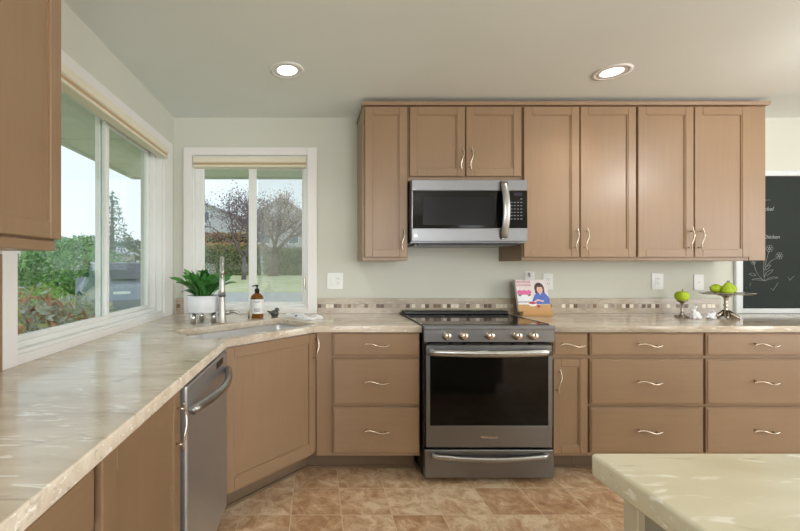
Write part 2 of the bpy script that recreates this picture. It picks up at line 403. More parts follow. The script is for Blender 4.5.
def window_x(name, x0, x1, z0, z1):
    r = bpy.data.objects.new(name, None); C.objects.link(r); struct(r); r.location = ((x0 + x1) / 2, 0, z0)
    ox, oz = (x0 + x1) / 2, z0
    def B(m, a0, a1, b0, b1, c0, c1, bev=0.002): return m.box(a0 - ox, a1 - ox, b0, b1, c0 - oz, c1 - oz, bev)
    m = MB()
    B(m, x0 - .063, x0, -.018, 0, .914, z1 + .058); B(m, x1, x1 + .072, -.018, 0, .914, z1 + .058)
    B(m, x0, x1, -.018, 0, z1, z1 + .058); B(m, x0, x1, -.014, 0, .914, z0)
    m.build('casing', trim_m, r)
    m = MB()
    B(m, x0, x0 + .01, .001, .12, z0, z1, 0); B(m, x1 - .01, x1, .001, .12, z0, z1, 0)
    B(m, x0 + .01, x1 - .01, .001, .12, z0, z0 + .01, 0); B(m, x0 + .01, x1 - .01, .001, .12, z1 - .01, z1, 0)
    B(m, x0 + .01, x0 + .045, .035, .10, z0 + .01, z1 - .01); B(m, x1 - .032, x1 - .01, .035, .10, z0 + .01, z1 - .01)
    B(m, x0 + .045, x1 - .032, .035, .10, z0 + .01, z0 + .03); B(m, x0 + .045, x1 - .032, .035, .10, z1 - .07, z1 - .01)
    m.build('window_frame', vinyl_m, r)
    xm = -.484
    def sash(a, b, ya, yb, f0, f1):
        m = MB()
        B(m, a, a + f0, ya, yb, z0 + .03, z1 - .07); B(m, b - f1, b, ya, yb, z0 + .03, z1 - .07)
        B(m, a + f0, b - f1, ya, yb, z0 + .03, z0 + .043); B(m, a + f0, b - f1, ya, yb, z1 - .09, z1 - .07)
        s = m.build('sash', vinyl_m, r); yc = (ya + yb) / 2
        g = MB(); B(g, a + f0, b - f1, yc - .003, yc + .003, z0 + .043, z1 - .09, 0); g.build('pane', pane_m, s)
        return s
    sash(x0 + .045, xm + .03, .040, .062, .030, .060)
    s = sash(xm - .02, x1 - .032, .068, .092, .045, .012)
    g = MB(); B(g, xm + .035, x1 - .04, .094, .096, z0 + .035, z1 - .075, 0); g.build('insect_screen', screen_m, r)
    g = MB(); B(g, x1 - .027, x1 - .018, .020, .035, z0 + .14, z0 + .23); g.build('latch', nickel_m, r)
window_x('window_2', *W2)

def roll_shade(loc, rz, w_, label):
    t = thing('window_shade', label, 'window shade', loc, rz)
    MB().box(-w_ / 2, w_ / 2, -.035, .028, .032, .078, .006).build('head_rail', shade_m, t)
    m = MB()
    for k in range(3): m.box(-w_ / 2 + .004, w_ / 2 - .004, -.028, .022, .016 + k * .0055, .0205 + k * .0055, .002)
    m.build('folded_fabric', shade_band_m, t)
    MB().box(-w_ / 2 + .002, w_ / 2 - .002, -.031, .025, 0, .016, .003).build('bottom_rail', shade_m, t)
    return t
roll_shade(((W2[0] + W2[1]) / 2, .01, 2.010), 0, .855, 'cream fabric shade pulled up at the top of the window behind the sink')
roll_shade((XL + .014, (W1[0] + W1[1]) / 2, 2.010), PI / 2, 1.33, 'long cream fabric shade pulled up above the left wall sliding window')
struct(MB().box(XL, XL + .02, W1[0] - .19, W1[0] - .0695, .915, 1.305, .002).build('trim_1', wood_v))

# ------------------------------------------------------------------ handles (shared meshes)
def pull_mesh(L=.15):
    m = MB(); pts = []; n = 26
    for i in range(n + 1):
        t = i / n; x = (t - .5) * L
        z = .0088 * math.sin(2 * PI * t)
        y = -.026 + .004 * math.cos(2 * PI * t)
        pts.append((x, y, z))
    rr = [.0030 + .0016 * math.sin(PI * i / n) for i in range(n + 1)]
    m.tube(pts, rr, 8)
    for s in (-1, 1):
        m.tube([(s * L * .36, 0, .0088 * math.sin(2 * PI * (.5 + s * .36))), (s * L * .36, -.024, .0088 * math.sin(2 * PI * (.5 + s * .36)))], .0042, 8)
    me = bpy.data.meshes.new('wave_pull'); m.bm.to_mesh(me); m.bm.free(); me.materials.append(nickel_m); return me
PULL = pull_mesh()

def slab_front(m, x0, x1, z0, z1, y0=-.02, y1=-.001):
    m.box(x0, x1, y0 + .005, y1, z0, z1, .0015)
    m.box(x0 + .007, x1 - .007, y0, y0 + .006, z0 + .007, z1 - .007, .003)
def shaker(m, x0, x1, z0, z1, f=.052, y0=-.02, y1=-.001):
    # stiles and rails with a stepped inner lip around a recessed flat panel
    m.box(x0, x0 + f, y0, y1, z0, z1, .0025); m.box(x1 - f, x1, y0, y1, z0, z1, .0025)
    m.box(x0 + f, x1 - f, y0, y1, z0, z0 + f, .0025); m.box(x0 + f, x1 - f, y0, y1, z1 - f, z1, .0025)
    l = .006
    a0, a1, c0, c1 = x0 + f, x1 - f, z0 + f, z1 - f
    m.box(a0, a0 + l, y0 + .004, y1, c0, c1); m.box(a1 - l, a1, y0 + .004, y1, c0, c1)
    m.box(a0 + l, a1 - l, y0 + .004, y1, c0, c0 + l); m.box(a0 + l, a1 - l, y0 + .004, y1, c1 - l, c1)
    m.box(a0 + l, a1 - l, y0 + .0095, y1, c0 + l, c1 - l)
def door(t, x0, x1, z0, z1, hx=None, hz=None, f=.052, horiz=False):
    m = MB(); shaker(m, x0, x1, z0, z1, f)
    d = m.build('door', wood_v, t)
    if hx is not None: inst('handle', PULL, d, (hx, -.02, hz), (0, PI / 2, 0))
    return d
def drawer(t, x0, x1, z0, z1, hx=None):
    m = MB(); slab_front(m, x0, x1, z0, z1)
    d = m.build('drawer', wood_h, t)
    inst('handle', PULL, d, ((x0 + x1) / 2 if hx is None else hx, -.02, (z0 + z1) / 2))
    return d
FB, CT, CB = .61, .914, .875       # base face depth, counter top and underside
def base_body(t, w_, depth=.60, side=0):
    MB().box(0, w_, 0, depth, .135, .872, .001).build('carcass', wood_v, t)
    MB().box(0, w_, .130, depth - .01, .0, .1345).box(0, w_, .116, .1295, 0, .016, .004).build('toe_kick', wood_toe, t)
DZ = [(.737, .868), (.447, .717), (.158, .430)]

# left of the range: three-drawer base with its wide stile
t = thing('base_cabinet', 'wood base cabinet with three drawers between corner sink cabinet and stove', 'cabinet', (.003, -FB, 0))
base_body(t, .614)
for z0, z1 in DZ: drawer(t, .096, .610, z0, z1)
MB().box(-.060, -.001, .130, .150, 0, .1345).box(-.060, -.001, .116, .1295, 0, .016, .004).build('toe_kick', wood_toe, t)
# right of the range
t = thing('base_cabinet', 'narrow wood base cabinet with one drawer above one door, right of stove', 'cabinet', (1.400, -FB, 0))
base_body(t, .212)
drawer(t, .006, .208, *DZ[0]); door(t, .006, .208, .158, .717, .030, .588, .045)
t = thing('base_cabinet', 'wide three-drawer wood base cabinet second to the right of the stove', 'cabinet', (1.614, -FB, 0))
base_body(t, .688)
for z0, z1 in DZ: drawer(t, .010, .682, z0, z1)
t = thing('base_cabinet', 'wide three-drawer wood base cabinet at the right edge, below the pear stand', 'cabinet', (2.304, -FB, 0))
base_body(t, .688)
for z0, z1 in DZ: drawer(t, .008, .680, z0, z1)
t = thing('base_cabinet', 'wide wood base cabinet under the chalkboard end of the counter', 'cabinet', (2.994, -FB, 0))
base_body(t, .688)
for z0, z1 in DZ: drawer(t, .008, .680, z0, z1)

# diagonal corner sink cabinet (rotated 45 degrees, hollow for the bowl)
FX = -0.451                         # face-frame front of the left run: door faces stand 20 mm proud of FX - .02
LFX = -0.463
cx0, cy0 = LFX, -(0.573 - LFX)       # X + d = .573 line at the left run
t = thing('corner_sink_cabinet', 'diagonal wood corner cabinet with one door beneath the sink', 'cabinet', (LFX, -(0.573 - LFX), 0), PI / 4)
wd = (0.573 - LFX - FB) * math.sqrt(2)
wd = (0.0 - LFX) * math.sqrt(2) - .008
m = MB()
m.box(0, .028, 0, .02, .135, .872); m.box(wd - .028, wd, 0, .02, .135, .872)
m.box(.028, wd - .028, 0, .02, .135, .17); m.box(.028, wd - .028, 0, .02, .83, .872)
m.poly3([(.02, .021, .135), (wd - .02, .021, .135), (wd - .30, .30, .135), (.30, .30, .135)], (0, 0, .015))
m.build('carcass', wood_v, t)
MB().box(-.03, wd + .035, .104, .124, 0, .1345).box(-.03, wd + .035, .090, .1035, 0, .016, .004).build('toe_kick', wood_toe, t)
door(t, .006, wd - .006, .158, .866, wd - .024, .775, .056)

# left run: dishwasher, door cabinet, drawer cabinet (local x runs away from the camera)
def left_loc(z_near): return (LFX, CY + z_near, 0)
t = thing('base_cabinet', 'wood base cabinet with one full-height door, left of the dishwasher', 'cabinet', left_loc(.808), PI / 2)
base_body(t, .484, .585)
door(t, .006, .474, .158, .868, .440, .755, .060)
t = thing('base_cabinet', 'wood drawer cabinet in the near left corner, foremost under the long counter', 'cabinet', left_loc(.20), PI / 2)
base_body(t, .604, .585)
for z0, z1 in DZ: drawer(t, .008, .592, z0, z1)

t = thing('dishwasher', 'stainless steel dishwasher with a bowed bar handle under the left counter', 'dishwasher', left_loc(1.30), PI / 2)
DW = .60
MB().box(.004, DW - .004, .0, .57, .10, .868, .002).build('tub_casing', black_m, t)
MB().box(.012, DW - .004, -.032, -.001, .11, .862, .008, seg=2).build('door', flat('cool_satin_steel', (196, 202, 210), .36, metal=.9, var=.02, scale=3), t)
MB().box(.02, DW - .02, .05, .07, .0, .0995).build('kick_plate', black_m, t)
MB().box(DW - .20, DW - .09, -.034, -.031, .818, .846, .001).build('control_label', black_m, t)
m = MB(); pts = []
for i in range(19):
    u = i / 18; pts.append((.035 + u * (DW - .07), -.045 - .045 * math.sin(PI * u), .775))
m.tube(pts, .016, 12); m.tube([(.040, -.03, .775), (.040, -.056, .775)], .010); m.tube([(DW - .040, -.03, .775), (DW - .040, -.056, .775)], .010)
m.build('handle', steel_m, t)

# ------------------------------------------------------------------ worktops
ND = math.sqrt(.5)
def nt2(n, tt): return ((n + tt) * ND, -(n - tt) * ND)          # n, t axes of the diagonal corner -> world x, y
def roundrect(n0, n1, t0, t1, r, k=6):
    out = []
    for (cn, ct, a0) in ((n1 - r, t1 - r, 0), (n0 + r, t1 - r, PI / 2), (n0 + r, t0 + r, PI), (n1 - r, t0 + r, 1.5 * PI)):
        for i in range(k + 1):
            a = a0 + i * PI / 2 / k
            out.append(nt2(cn + r * math.cos(a), ct + r * math.sin(a)))
    return out
SN0, SN1, ST0, ST1 = .020, .392, -1.14, -.375
outer = [(XL, -2.80), (-.426, -2.80), (-.426, -1.061), (0.0, -.635), (.624, -.635), (.624, -.001), (XL, -.001)]
o = slab('countertop', outer, [roundrect(SN0, SN1, ST0, ST1, .05)], CB, CT, stone_m)
tag(o, 'long cream streaked stone countertop from the left windows to the stove', 'countertop')
o = slab('countertop', [(1.396, -.635), (3.72, -.635), (3.72, -.001), (1.396, -.001)], [], CB, CT, stone_m)
tag(o, 'cream streaked stone countertop running right from the stove to the chalkboard', 'countertop')

# undermount sink
t = thing('sink', 'stainless steel undermount bowl set diagonally in the corner counter', 'sink', (*nt2((SN0 + SN1) / 2, (ST0 + ST1) / 2), .62))
sx0, sy0 = t.location.x, t.location.y
m = MB()
def ring(off, z, r=.05): return [m.bm.verts.new((p[0] - sx0, p[1] - sy0, z - .62)) for p in roundrect(SN0 - off, SN1 + off, ST0 - off, ST1 + off, r + off if off > -.03 else .04)]
rs = [ring(.02, .8735), ring(.002, .8735), ring(-.004, .70), ring(-.02, .675), ring(-.02, .672), ring(.004, .69), ring(.02, .872)]
for A, B in zip(rs, rs[1:]):
    for i in range(len(A)):
        f = m.bm.faces.new((A[i], A[(i + 1) % len(A)], B[(i + 1) % len(B)], B[i])); f.smooth = True
    if B is rs[3]: m.bm.faces.new(B)
m.build('bowl', sink_m, t)
MB().lathe([(.045, 0), (.045, .004), (.035, .005), (.03, .001), (0.001, .001)], (0, 0, .056), 24).build('drain', chrome_m, t)

# backsplash with mosaic band
def backsplash(x0, x1, y0, label, along='x', z1=1.029):
    t = thing('backsplash', label, 'backsplash', (x0, y0, CT))
    L = x1 - x0
    h0, h1 = .040, .072
    m = MB().box(0, L, -.018, -.001, .0005, h0).box(0, L, -.018, -.001, h1, z1 - CT, .0015).box(0, L, -.017, -.001, h0, h1)
    m.build('stone_strip', splash_m, t)
    m = MB(); x = .004; q = .027
    while x + q < L:
        m.box(x, x + q, -.0185, -.0122, h0 + .002, h1 - .002, .0008, R.choice([0, 1, 2, 3, 1, 0, 2, 5, 1, 5])); x += q + .003 + (R.random() < .25) * .012
    m.build('mosaic_band', mosaic + [splash_m], t)
backsplash(.010, 3.03, 0, 'low stone backsplash with a brown and cream mosaic band behind the stove')
backsplash(XL + .02, -.994, 0, 'short stone backsplash piece with mosaic in the corner between the two windows')

# ------------------------------------------------------------------ wall cabinets
FU, UT = .33, 2.335
t = thing('wall_cabinet', 'tall narrow wood wall cabinet with one door left of the microwave', 'wall cabinet', (.312, -FU, 1.305))
H = UT - 1.305
MB().box(0, .300, 0, .329, 0, H, .001).build('carcass', wood_v, t)
door(t, .012, .293, .022, H - .008, .262, .140)
t = thing('wall_cabinet', 'short two-door wood wall cabinet directly above the microwave', 'wall cabinet', (.613, -FU, 1.835))
H2 = UT - 1.835
MB().box(0, .760, 0, .329, 0, H2, .001).build('carcass', wood_v, t)
door(t, .010, .376, .030, H2 - .008, .350, .142); door(t, .384, .750, .030, H2 - .008, .412, .142)
for i, (x, lb) in enumerate(((1.374, 'tall two-door wood wall cabinet next to the microwave on its right'), (2.132, 'tall two-door wood wall cabinet at the right end of the upper row'))):
    t = thing('wall_cabinet', lb, 'wall cabinet', (x, -FU, 1.305))
    MB().box(0, .756, 0, .329, 0, H, .001).build('carcass', wood_v, t)
    door(t, .006, .374, .022, H - .008, .345, .140); door(t, .382, .750, .022, H - .008, .411, .140)
tag(MB().box(2.889, 3.000, -FU - .004, -.001, 1.305, UT, .002).build('filler_panel', wood_v), 'plain wood end panel closing the upper cabinets beside the chalkboard', 'panel')
m = MB()
prof = [(0, 0), (0, .020), (-.352 - .007, .022), (-.352 - .007, .014), (-.352 - .002, .004), (-.352 - .002, 0)]
m.poly3([(.306, y - .001, UT + .0006 + z) for y, z in prof], (3.0 + .006 - .306, 0, 0))
tag(m.build('crown_molding', wood_h), 'thin wood molding capping the top of the upper cabinets', 'molding')

# near left wall cabinet (rotated, its door faces +x)
t = thing('wall_cabinet', 'wood wall cabinet at the near left edge beside the large window', 'wall cabinet', (-.736, CY + .658, 1.335), PI / 2)
MB().box(0, .446, 0, .328, 0, UT - 1.335, .001).build('carcass', wood_v, t)
MB().box(0, .440, -.006, .30, -.028, -.0005, .002).build('light_rail', wood_h, t)
door(t, .002, .446, .004, UT - 1.335 - .006, .03, .12, .045)

# ------------------------------------------------------------------ microwave
MX0, MX1, MY, MZ0, MZ1 = .618, 1.366, -.42, 1.405, 1.8265
t = thing('microwave', 'stainless over-the-range microwave mounted under the short upper cabinet', 'microwave', (MX0, 0, MZ0))
mw, mh = MX1 - MX0, MZ1 - MZ0
MB().box(0, mw, -.395, -.002, .012, mh, .002).box(.04, mw - .04, -.34, -.03, 0, .0115).build('case', steel_dark, t)
b0 = .0225
m = MB()
dx1 = .618
m.box(.0, mw, -.42, -.396, mh - .072, mh, .003); m.box(0, mw, -.42, -.396, b0, b0 + .085, .003)
m.box(0, .006, -.42, -.396, b0 + .085, mh - .072)
m.build('front_frame', steel_dark, t)
d = MB().box(.006, .562, -.417, -.396, b0 + .086, mh - .073, .001).build('door', oven_glass, t)
MB().box(.072, .535, -.4178, -.417, b0 + .105, mh - .115).build('door_mesh_window', flat('microwave_mesh', (20, 21, 22), 0.25, spec=.2), d)
MB().box(.563, mw, -.417, -.396, b0 + .086, mh - .073, .001).build('control_panel', oven_glass, t)
m = MB()
for r_ in range(7):
    for c in range(4):
        if r_ == 0 and c < 3: continue
        xx = .652 - .012 + c * .021; zz = mh - .155 - r_ * .0215 + .028
        m.box(xx, xx + .011, -.4176, -.417, zz, zz + .0035)
m.build('keypad', flat('keypad_print', (150, 152, 156), .5), t)
MB().box(.66, .715, -.4176, -.417, mh - .105, mh - .085).build('display', flat('clock_display', (38, 32, 52), .1), t)
m = MB(); pts = []
for i in range(17):
    u = i / 16; pts.append((.592, -.425 - .040 * math.sin(PI * u), b0 + .02 + u * (mh - b0 - .035)))
m.tube(pts, .0235, 12, flat_=(1.0, .32)); m.box(.576, .608, -.432, -.418, b0 + .012, b0 + .04, .003); m.box(.576, .608, -.432, -.418, mh - .035, mh - .008, .003)
m.build('handle', steel_m, t)
m = MB().box(.018, .036, -.4206, -.42, b0 + .028, b0 + .046).box(.022, .032, -.4210, -.4206, b0 + .032, b0 + .042, mi=1)
m.build('badge', [nickel_m, steel_m], t)
m = MB(); m.box(.05, mw - .05, -.405, -.36, .0, .0115, .002); m.build('vent_lip', black_m, t)

# ------------------------------------------------------------------ range
RX0, RX1 = .632, 1.388
t = thing('range', 'slide-in stainless steel electric range with black glass cooktop', 'stove', (RX0, 0, 0))
rw = RX1 - RX0
MB().box(0, rw, -.625, -.03, .03, .905, .002).build('body', black_m, t)
for x in (.04, rw - .04):
    for y in (-.58, -.08): MB().lathe([(.018, 0), (.018, .029)], (x, y, 0), 12).build('leg', black_m, t)
m = MB()
# control panel with a rounded top nose
m.box(-.003, rw + .003, -.668, -.626, .824, .900, .003); m.box(-.004, rw + .004, -.672, -.615, .894, .919, .006, seg=2)
m.build('control_panel', steel_dark, t)
o = MB().box(-.004, rw + .004, -.614, -.020, .906, .9205, .002).build('cooktop', glass_black, t)
bprint = flat('burner_print', (78, 80, 84), .3)
for (bx, by, br) in ((.19, -.44, .11), (.57, -.44, .09), (.19, -.20, .075), (.57, -.20, .10), (.38, -.16, .06)):
    m = MB()
    for rr in (br,):
        n = 40
        for k in range(n):
            a, b = 2 * PI * k / n, 2 * PI * (k + 1) / n
            m.quad([(bx + rr * math.cos(a), by + rr * math.sin(a), .92065), (bx + (rr + .002) * math.cos(a), by + (rr + .002) * math.sin(a), .92065),
                    (bx + (rr + .002) * math.cos(b), by + (rr + .002) * math.sin(b), .92065), (bx + rr * math.cos(b), by + rr * math.sin(b), .92065)])
    m.build('burner', bprint, o)
for a_ in (-.004, rw + .0005): MB().box(a_, a_ + .0035, -.612, -.02, .9207, .9235).build('side_trim', steel_m, o)
MB().box(.004, rw - .004, -.135, -.035, .921, .945, .004).build('rear_vent', black_m, t)
for kx in (.758, .855, 1.008, 1.167, 1.259):
    x = kx - RX0
    k = MB().lathe([(.026, 0), (.026, -.006), (.0215, -.009), (.0205, -.030), (.018, -.033)], (x, -.669, .864), 24, axis='y').build('knob', nickel_m, t)
    MB().box(x - .0025, x + .0025, -.7035, -.702, .864, .881).build('knob_mark', black_m, k)
m = MB()
for (a, b) in ((.03, .13), (.16, .21), (.24, .37), (.40, .50), (.53, .60), (.63, .725)): m.box(a, b, -.660, -.6255, .809, .815)
m.build('vent_slots', dark_m, t)
d = MB()
dz0, dz1 = .2097, .806
d.box(.010, rw - .010, -.665, -.6262, .742, dz1, .002); d.box(.010, rw - .010, -.665, -.6262, dz0, .336, .002)
d.box(.010, .033, -.665, -.6262, .336, .742); d.box(rw - .033, rw - .010, -.665, -.6262, .336, .742)
d = d.build('oven_door', steel_dark, t)
g = MB().box(.033, rw - .033, -.6635, -.6262, .336, .742).build('oven_window', oven_glass, d)
def bowed(t_, zc, h, name, par, droop, x0=.024, x1=None, out=.050):
    x1 = x1 or rw - .024; m = MB(); n = 22
    P = []
    for i in range(n + 1):
        u = i / n; x = x0 + u * (x1 - x0); s = math.sin(PI * u)
        y = -.678 - out * (s ** .5) * .8; z = zc - droop * s
        P.append((x, y, z))
    bm = m.bm; rings = []
    for (x, y, z) in P:
        rings.append([bm.verts.new(q) for q in ((x, y - .009, z - h * .42), (x, y - .0105, z), (x, y - .009, z + h * .42), (x, y + .001, z + h / 2), (x, y + .006, z), (x, y + .001, z - h / 2))])
    for A, B in zip(rings, rings[1:]):
        for k in range(6):
            f = bm.faces.new((A[k], A[(k + 1) % 6], B[(k + 1) % 6], B[k])); f.smooth = True
    bm.faces.new(rings[0]); bm.faces.new(rings[-1]); bmesh.ops.recalc_face_normals(bm, faces=bm.faces)
    for x in (x0 + .012, x1 - .012): m.box(x - .011, x + .011, -.685, -.6655, zc - h * .45, zc + h * .45, .002)
    return m.build(name, chrome_m if False else steel_m, par)
bowed(t, .768, .040, 'handle', d, .004, out=.035)
dr = MB().box(.002, rw - .002, -.668, -.6262, .032, .196, .004).build('storage_drawer', steel_dark, t)
bowed(t, .166, .030, 'handle', dr, .016, .038, rw - .038, out=.02)
cu = bpy.data.curves.new('logo', 'FONT'); cu.body = 'Whirlpool'; cu.size = .024; cu.align_x = 'CENTER'; cu.extrude = .0004
lo = bpy.data.objects.new('logo', cu); C.objects.link(lo); lo.parent = d; lo.location = (rw / 2, -.6654, .262); lo.rotation_euler = (PI / 2, 0, 0)
cu.materials.append(chrome_m)

# ------------------------------------------------------------------ island
IX, IY = .512, -2.214
t = thing('island', 'kitchen island with grey painted sides in the near right corner', 'kitchen island', (.55, -3.33, 0))
MB().box(.012, 1.30, 0, 1.068, .10, .872).build('side_panel', grey_panel, t)
MB().box(.05, 1.26, .04, 1.03, 0, .0995).build('toe_kick', grey_panel, t)
MB().box(0, .032, 1.05, 1.082, .0, .872, .002).build('corner_post', beige_panel, t)
r = .012
pts = []
for (cx, cy, a0) in ((IX + r, IY - r, PI / 2), (IX + r, -3.40 + r, PI), (1.92 - r, -3.40 + r, 1.5 * PI), (1.92 - r, IY - r, 0)):
    for i in range(5):
        a = a0 + i * PI / 8; pts.append((cx + r * math.cos(a), cy + r * math.sin(a)))
o = slab('island_countertop', pts, [], .873, CT, island_stone, .006)
tag(o, 'pale cream stone slab on top of the kitchen island', 'countertop')

# ------------------------------------------------------------------ recessed ceiling lights
def downlight(x, y, label):
    t = thing('recessed_ceiling_light', label, 'ceiling light', (x, y, CEIL))
    m = MB(); m.lathe([(.098, -.0005), (.098, -.004), (.078, -.007), (.074, -.0005)], n=40, cap=False)
    m.build('trim_ring', trim_m, t)
    MB().lathe([(.0745, -.0006), (.0735, -.0050), (.060, -.0035), (.056, -.0012)], n=40, cap=False).build('reflector', trim_m, t)
    MB().lathe([(.0001, -.0012), (.056, -.0012), (.053, -.0016), (.0001, -.0018)], n=40, cap=False).build('lens', bulb_m, t)
    l = bpy.data.lights.new('downlight_bulb', 'SPOT'); l.energy = CAN_POWER; l.spot_size = 2.3; l.spot_blend = 1.0; l.shadow_soft_size = .055; l.color = (1, .965, .91)
    lo = bpy.data.objects.new('downlight_bulb', l); C.objects.link(lo); lo.parent = t; lo.location = (0, 0, -.03)
downlight(-.165, -.71, 'lit recessed ceiling light nearer the window over the sink')
downlight(1.706, -.69, 'lit recessed ceiling light in front of the right upper cabinets')
for x, y, lb in ((-.1, -3.4, 'added recessed ceiling light over the standing place of the viewer'), (1.7, -3.4, 'added recessed ceiling light above the kitchen island'), (3.6, -3.4, 'added recessed ceiling light beyond the island on the right')):  # unseen lights added to brighten the room from above
    downlight(x, y, lb)

def pendant(x, y, label):  # all hang out of view, bowls open upward to brighten the ceiling
    t = thing('pendant_lamp', label, 'pendant lamp', (x, y, CEIL))
    MB().lathe([(.06, -.0005), (.06, -.02), (.01, -.03)], n=24).build('canopy', nickel_m, t)
    MB().tube([(0, 0, -.03), (0, 0, -.44)], .004, 8).build('cord', black_m, t)
    m = MB(); m.lathe([(.001, -.475), (.06, -.468), (.12, -.44), (.16, -.40), (.163, -.40), (.122, -.446), (.06, -.476), (.001, -.483)], n=32, cap=False); m.build('bowl_shade', emis('lit_bowl', (1, .97, .92), 1.2), t)
    l = bpy.data.lights.new('pendant_bulb', 'POINT'); l.energy = PENDANT_POWER; l.shadow_soft_size = .06; l.color = (1, .99, .97)
    lo = bpy.data.objects.new('pendant_bulb', l); C.objects.link(lo); lo.parent = t; lo.location = (.0, 0, -.31)
pendant(3.0, -1.55, 'white bowl pendant lamp in the room right of the kitchen')
pendant(1.3, -4.3, 'added white bowl pendant lamp behind the camera')  # unseen lamp put in to lift the ceiling light
pendant(4.4, -4.3, 'added white bowl pendant lamp over the far right end')  # also added out of view, for more light on the ceiling

# ------------------------------------------------------------------ outlets
def outlet(x0, x1, z0, z1, kinds, label):
    t = thing('wall_outlet', label, 'outlet', ((x0 + x1) / 2, 0, (z0 + z1) / 2))
    w_, h_ = x1 - x0, z1 - z0
    MB().box(-w_ / 2, w_ / 2, -.006, -.0002, -h_ / 2, h_ / 2, .002, seg=2).build('cover_plate', plate_m, t)
    n = len(kinds)
    for i, k in enumerate(kinds):
        xc = (i - (n - 1) / 2) * .046
        if k == 'b':
            MB().lathe([(.003, 0), (.003, -.002)], (xc, -.006, 0), 10, axis='y').build('screw', slot_m, t)
            continue
        m = MB().box(xc - .016, xc + .016, -.0085, -.0062, -.034, .034, .001)
        if k == 'o':
            for s in (-1, 1):
                z = s * .017
                m.box(xc - .008, xc - .0055, -.0088, -.0084, z, z + .009, mi=1); m.box(xc + .0055, xc + .008, -.0088, -.0084, z, z + .009, mi=1)
                m.box(xc - .002, xc + .002, -.0088, -.0084, z - .008, z - .004, mi=1)
            m.build('receptacle', [plate_m, slot_m], t)
        else:
            m.box(xc - .0115, xc + .0115, -.0105, -.0086, -.029, .029, .001)
            m.build('rocker_switch', [plate_m, slot_m], t)
    return t
outlet(.083, .203, 1.096, 1.217, ['s', 'o'], 'double white plate with rocker switch and outlet right of the sink window')
t = outlet(1.571, 1.642, 1.110, 1.228, ['o'], 'white outlet plate mostly hidden behind the cookbook')
MB().box(-.012, .016, -.034, -.009, .022, .052, .003).build('plug', plate_m, t)
outlet(1.707, 1.782, 1.092, 1.212, ['o'], 'white outlet on the wall just right of the cookbook')
outlet(2.523, 2.610, 1.094, 1.215, ['o'], 'white duplex outlet above the small green apple')
outlet(2.840, 2.914, 1.088, 1.206, ['b'], 'blank white wall plate left of the chalkboard')

# ------------------------------------------------------------------ chalkboard
t = thing('chalkboard', 'large dark chalkboard in a white frame at the right edge', 'chalkboard', (3.14, 0, .9155))
bx1, bz1 = 4.55 - 3.14, 1.985 - .9155
m = MB()
def fr(a0, a1, c0, c1): m.box(a0, a1, -.022, -.001, c0, c1, .003)
fr(0, .052, .0, bz1); fr(bx1 - .05, bx1, 0, bz1); fr(.052, bx1 - .05, 0, .036); fr(.052, bx1 - .05, bz1 - .042, bz1)
m.build('frame', boardframe_m, t)
MB().box(.052, bx1 - .05, -.010, -.001, .036, bz1 - .042).build('board', board_m, t)
def cw(u, v): s = F / (2.95 - .0115); return ((u - 316) / s - 3.14, -.0112, EYE - (v - 267) / s - .9155)
def stroke(m, pts, r=.0012):
    m.tube([cw(*p) for p in pts], r, 5, flat_=(1, 1))
def curve(p0, p1, p2, n=7):
    return [((1 - s) ** 2 * p0[0] + 2 * s * (1 - s) * p1[0] + s * s * p2[0], (1 - s) ** 2 * p0[1] + 2 * s * (1 - s) * p1[1] + s * s * p2[1]) for s in [i / (n - 1) for i in range(n)]]
m = MB()
def L(x, y): return (720 + x / 5.5875, 240 + y / 5.5875)
stroke(m, curve(L(250, 230), L(238, 170), L(250, 90)))
stroke(m, curve(L(250, 230), L(195, 195), L(190, 125)))
stroke(m, curve(L(250, 150), L(262, 110), L(272, 62)))
stroke(m, curve(L(250, 165), L(275, 115), L(318, 100)))
for a, b, c in ((L(245, 205), L(285, 190), L(298, 165)), (L(245, 205), L(262, 168), L(298, 165)), (L(248, 168), L(275, 165), L(282, 140)), (L(248, 168), L(258, 140), L(282, 140)),
                (L(200, 198), L(180, 205), L(163, 190)), (L(200, 198), L(190, 178), L(163, 190)), (L(250, 228), L(215, 205), L(178, 222)), (L(250, 228), L(215, 222), L(178, 222)),
                (L(252, 228), L(290, 195), L(325, 212)), (L(252, 228), L(290, 212), L(325, 212))):
    stroke(m, curve(a, b, c))
for cx, cy, q in ((277, 48, 1), (332, 88, 1), (186, 122, .75)):
    for k in range(6):
        a = k * PI / 3
        px, py = cx + 13 * q * math.cos(a), cy + 13 * q * math.sin(a)
        stroke(m, [L(px + 7.5 * q * math.cos(b * PI / 4), py + 7.5 * q * math.sin(b * PI / 4)) for b in range(9)], .0010)
    stroke(m, [L(cx + 5 * q * math.cos(b * PI / 4), cy + 5 * q * math.sin(b * PI / 4)) for b in range(9)], .0010)
m.build('chalk_flower', chalk_m, t)
for a in ((145, 265, 158, 280, 172, 240), (285, 268, 297, 283, 325, 238), (380, 205, 390, 225, 415, 200)):
    m = MB(); stroke(m, [L(a[0], a[1]), L(a[2], a[3]), L(a[4], a[5])], .0012); m.build('chalk_check_mark', chalk_m, t)
m = MB(); stroke(m, [(763, 200.2), (770, 200)], .001); m.build('chalk_dash', chalk_m, t)
for body, u, v, s_ in (('pickel', 759.5, 210.8, .044), ('Chicken', 762, 238.6, .040)):
    cu = bpy.data.curves.new('chalk_writing', 'FONT'); cu.body = body; cu.size = s_; cu.extrude = .0003; cu.shear = .35
    o = bpy.data.objects.new('chalk_writing', cu); C.objects.link(o); o.parent = t; o.location = cw(u, v); o.rotation_euler = (PI / 2, 0, 0); cu.materials.append(chalk_m)

# ------------------------------------------------------------------ things round the sink
fx, fy = -.587, -.503
t = thing('kitchen_faucet', 'tall brushed steel pull-down faucet behind the corner sink', 'faucet', (fx, fy, CT), math.atan2(-2.447, .587) )
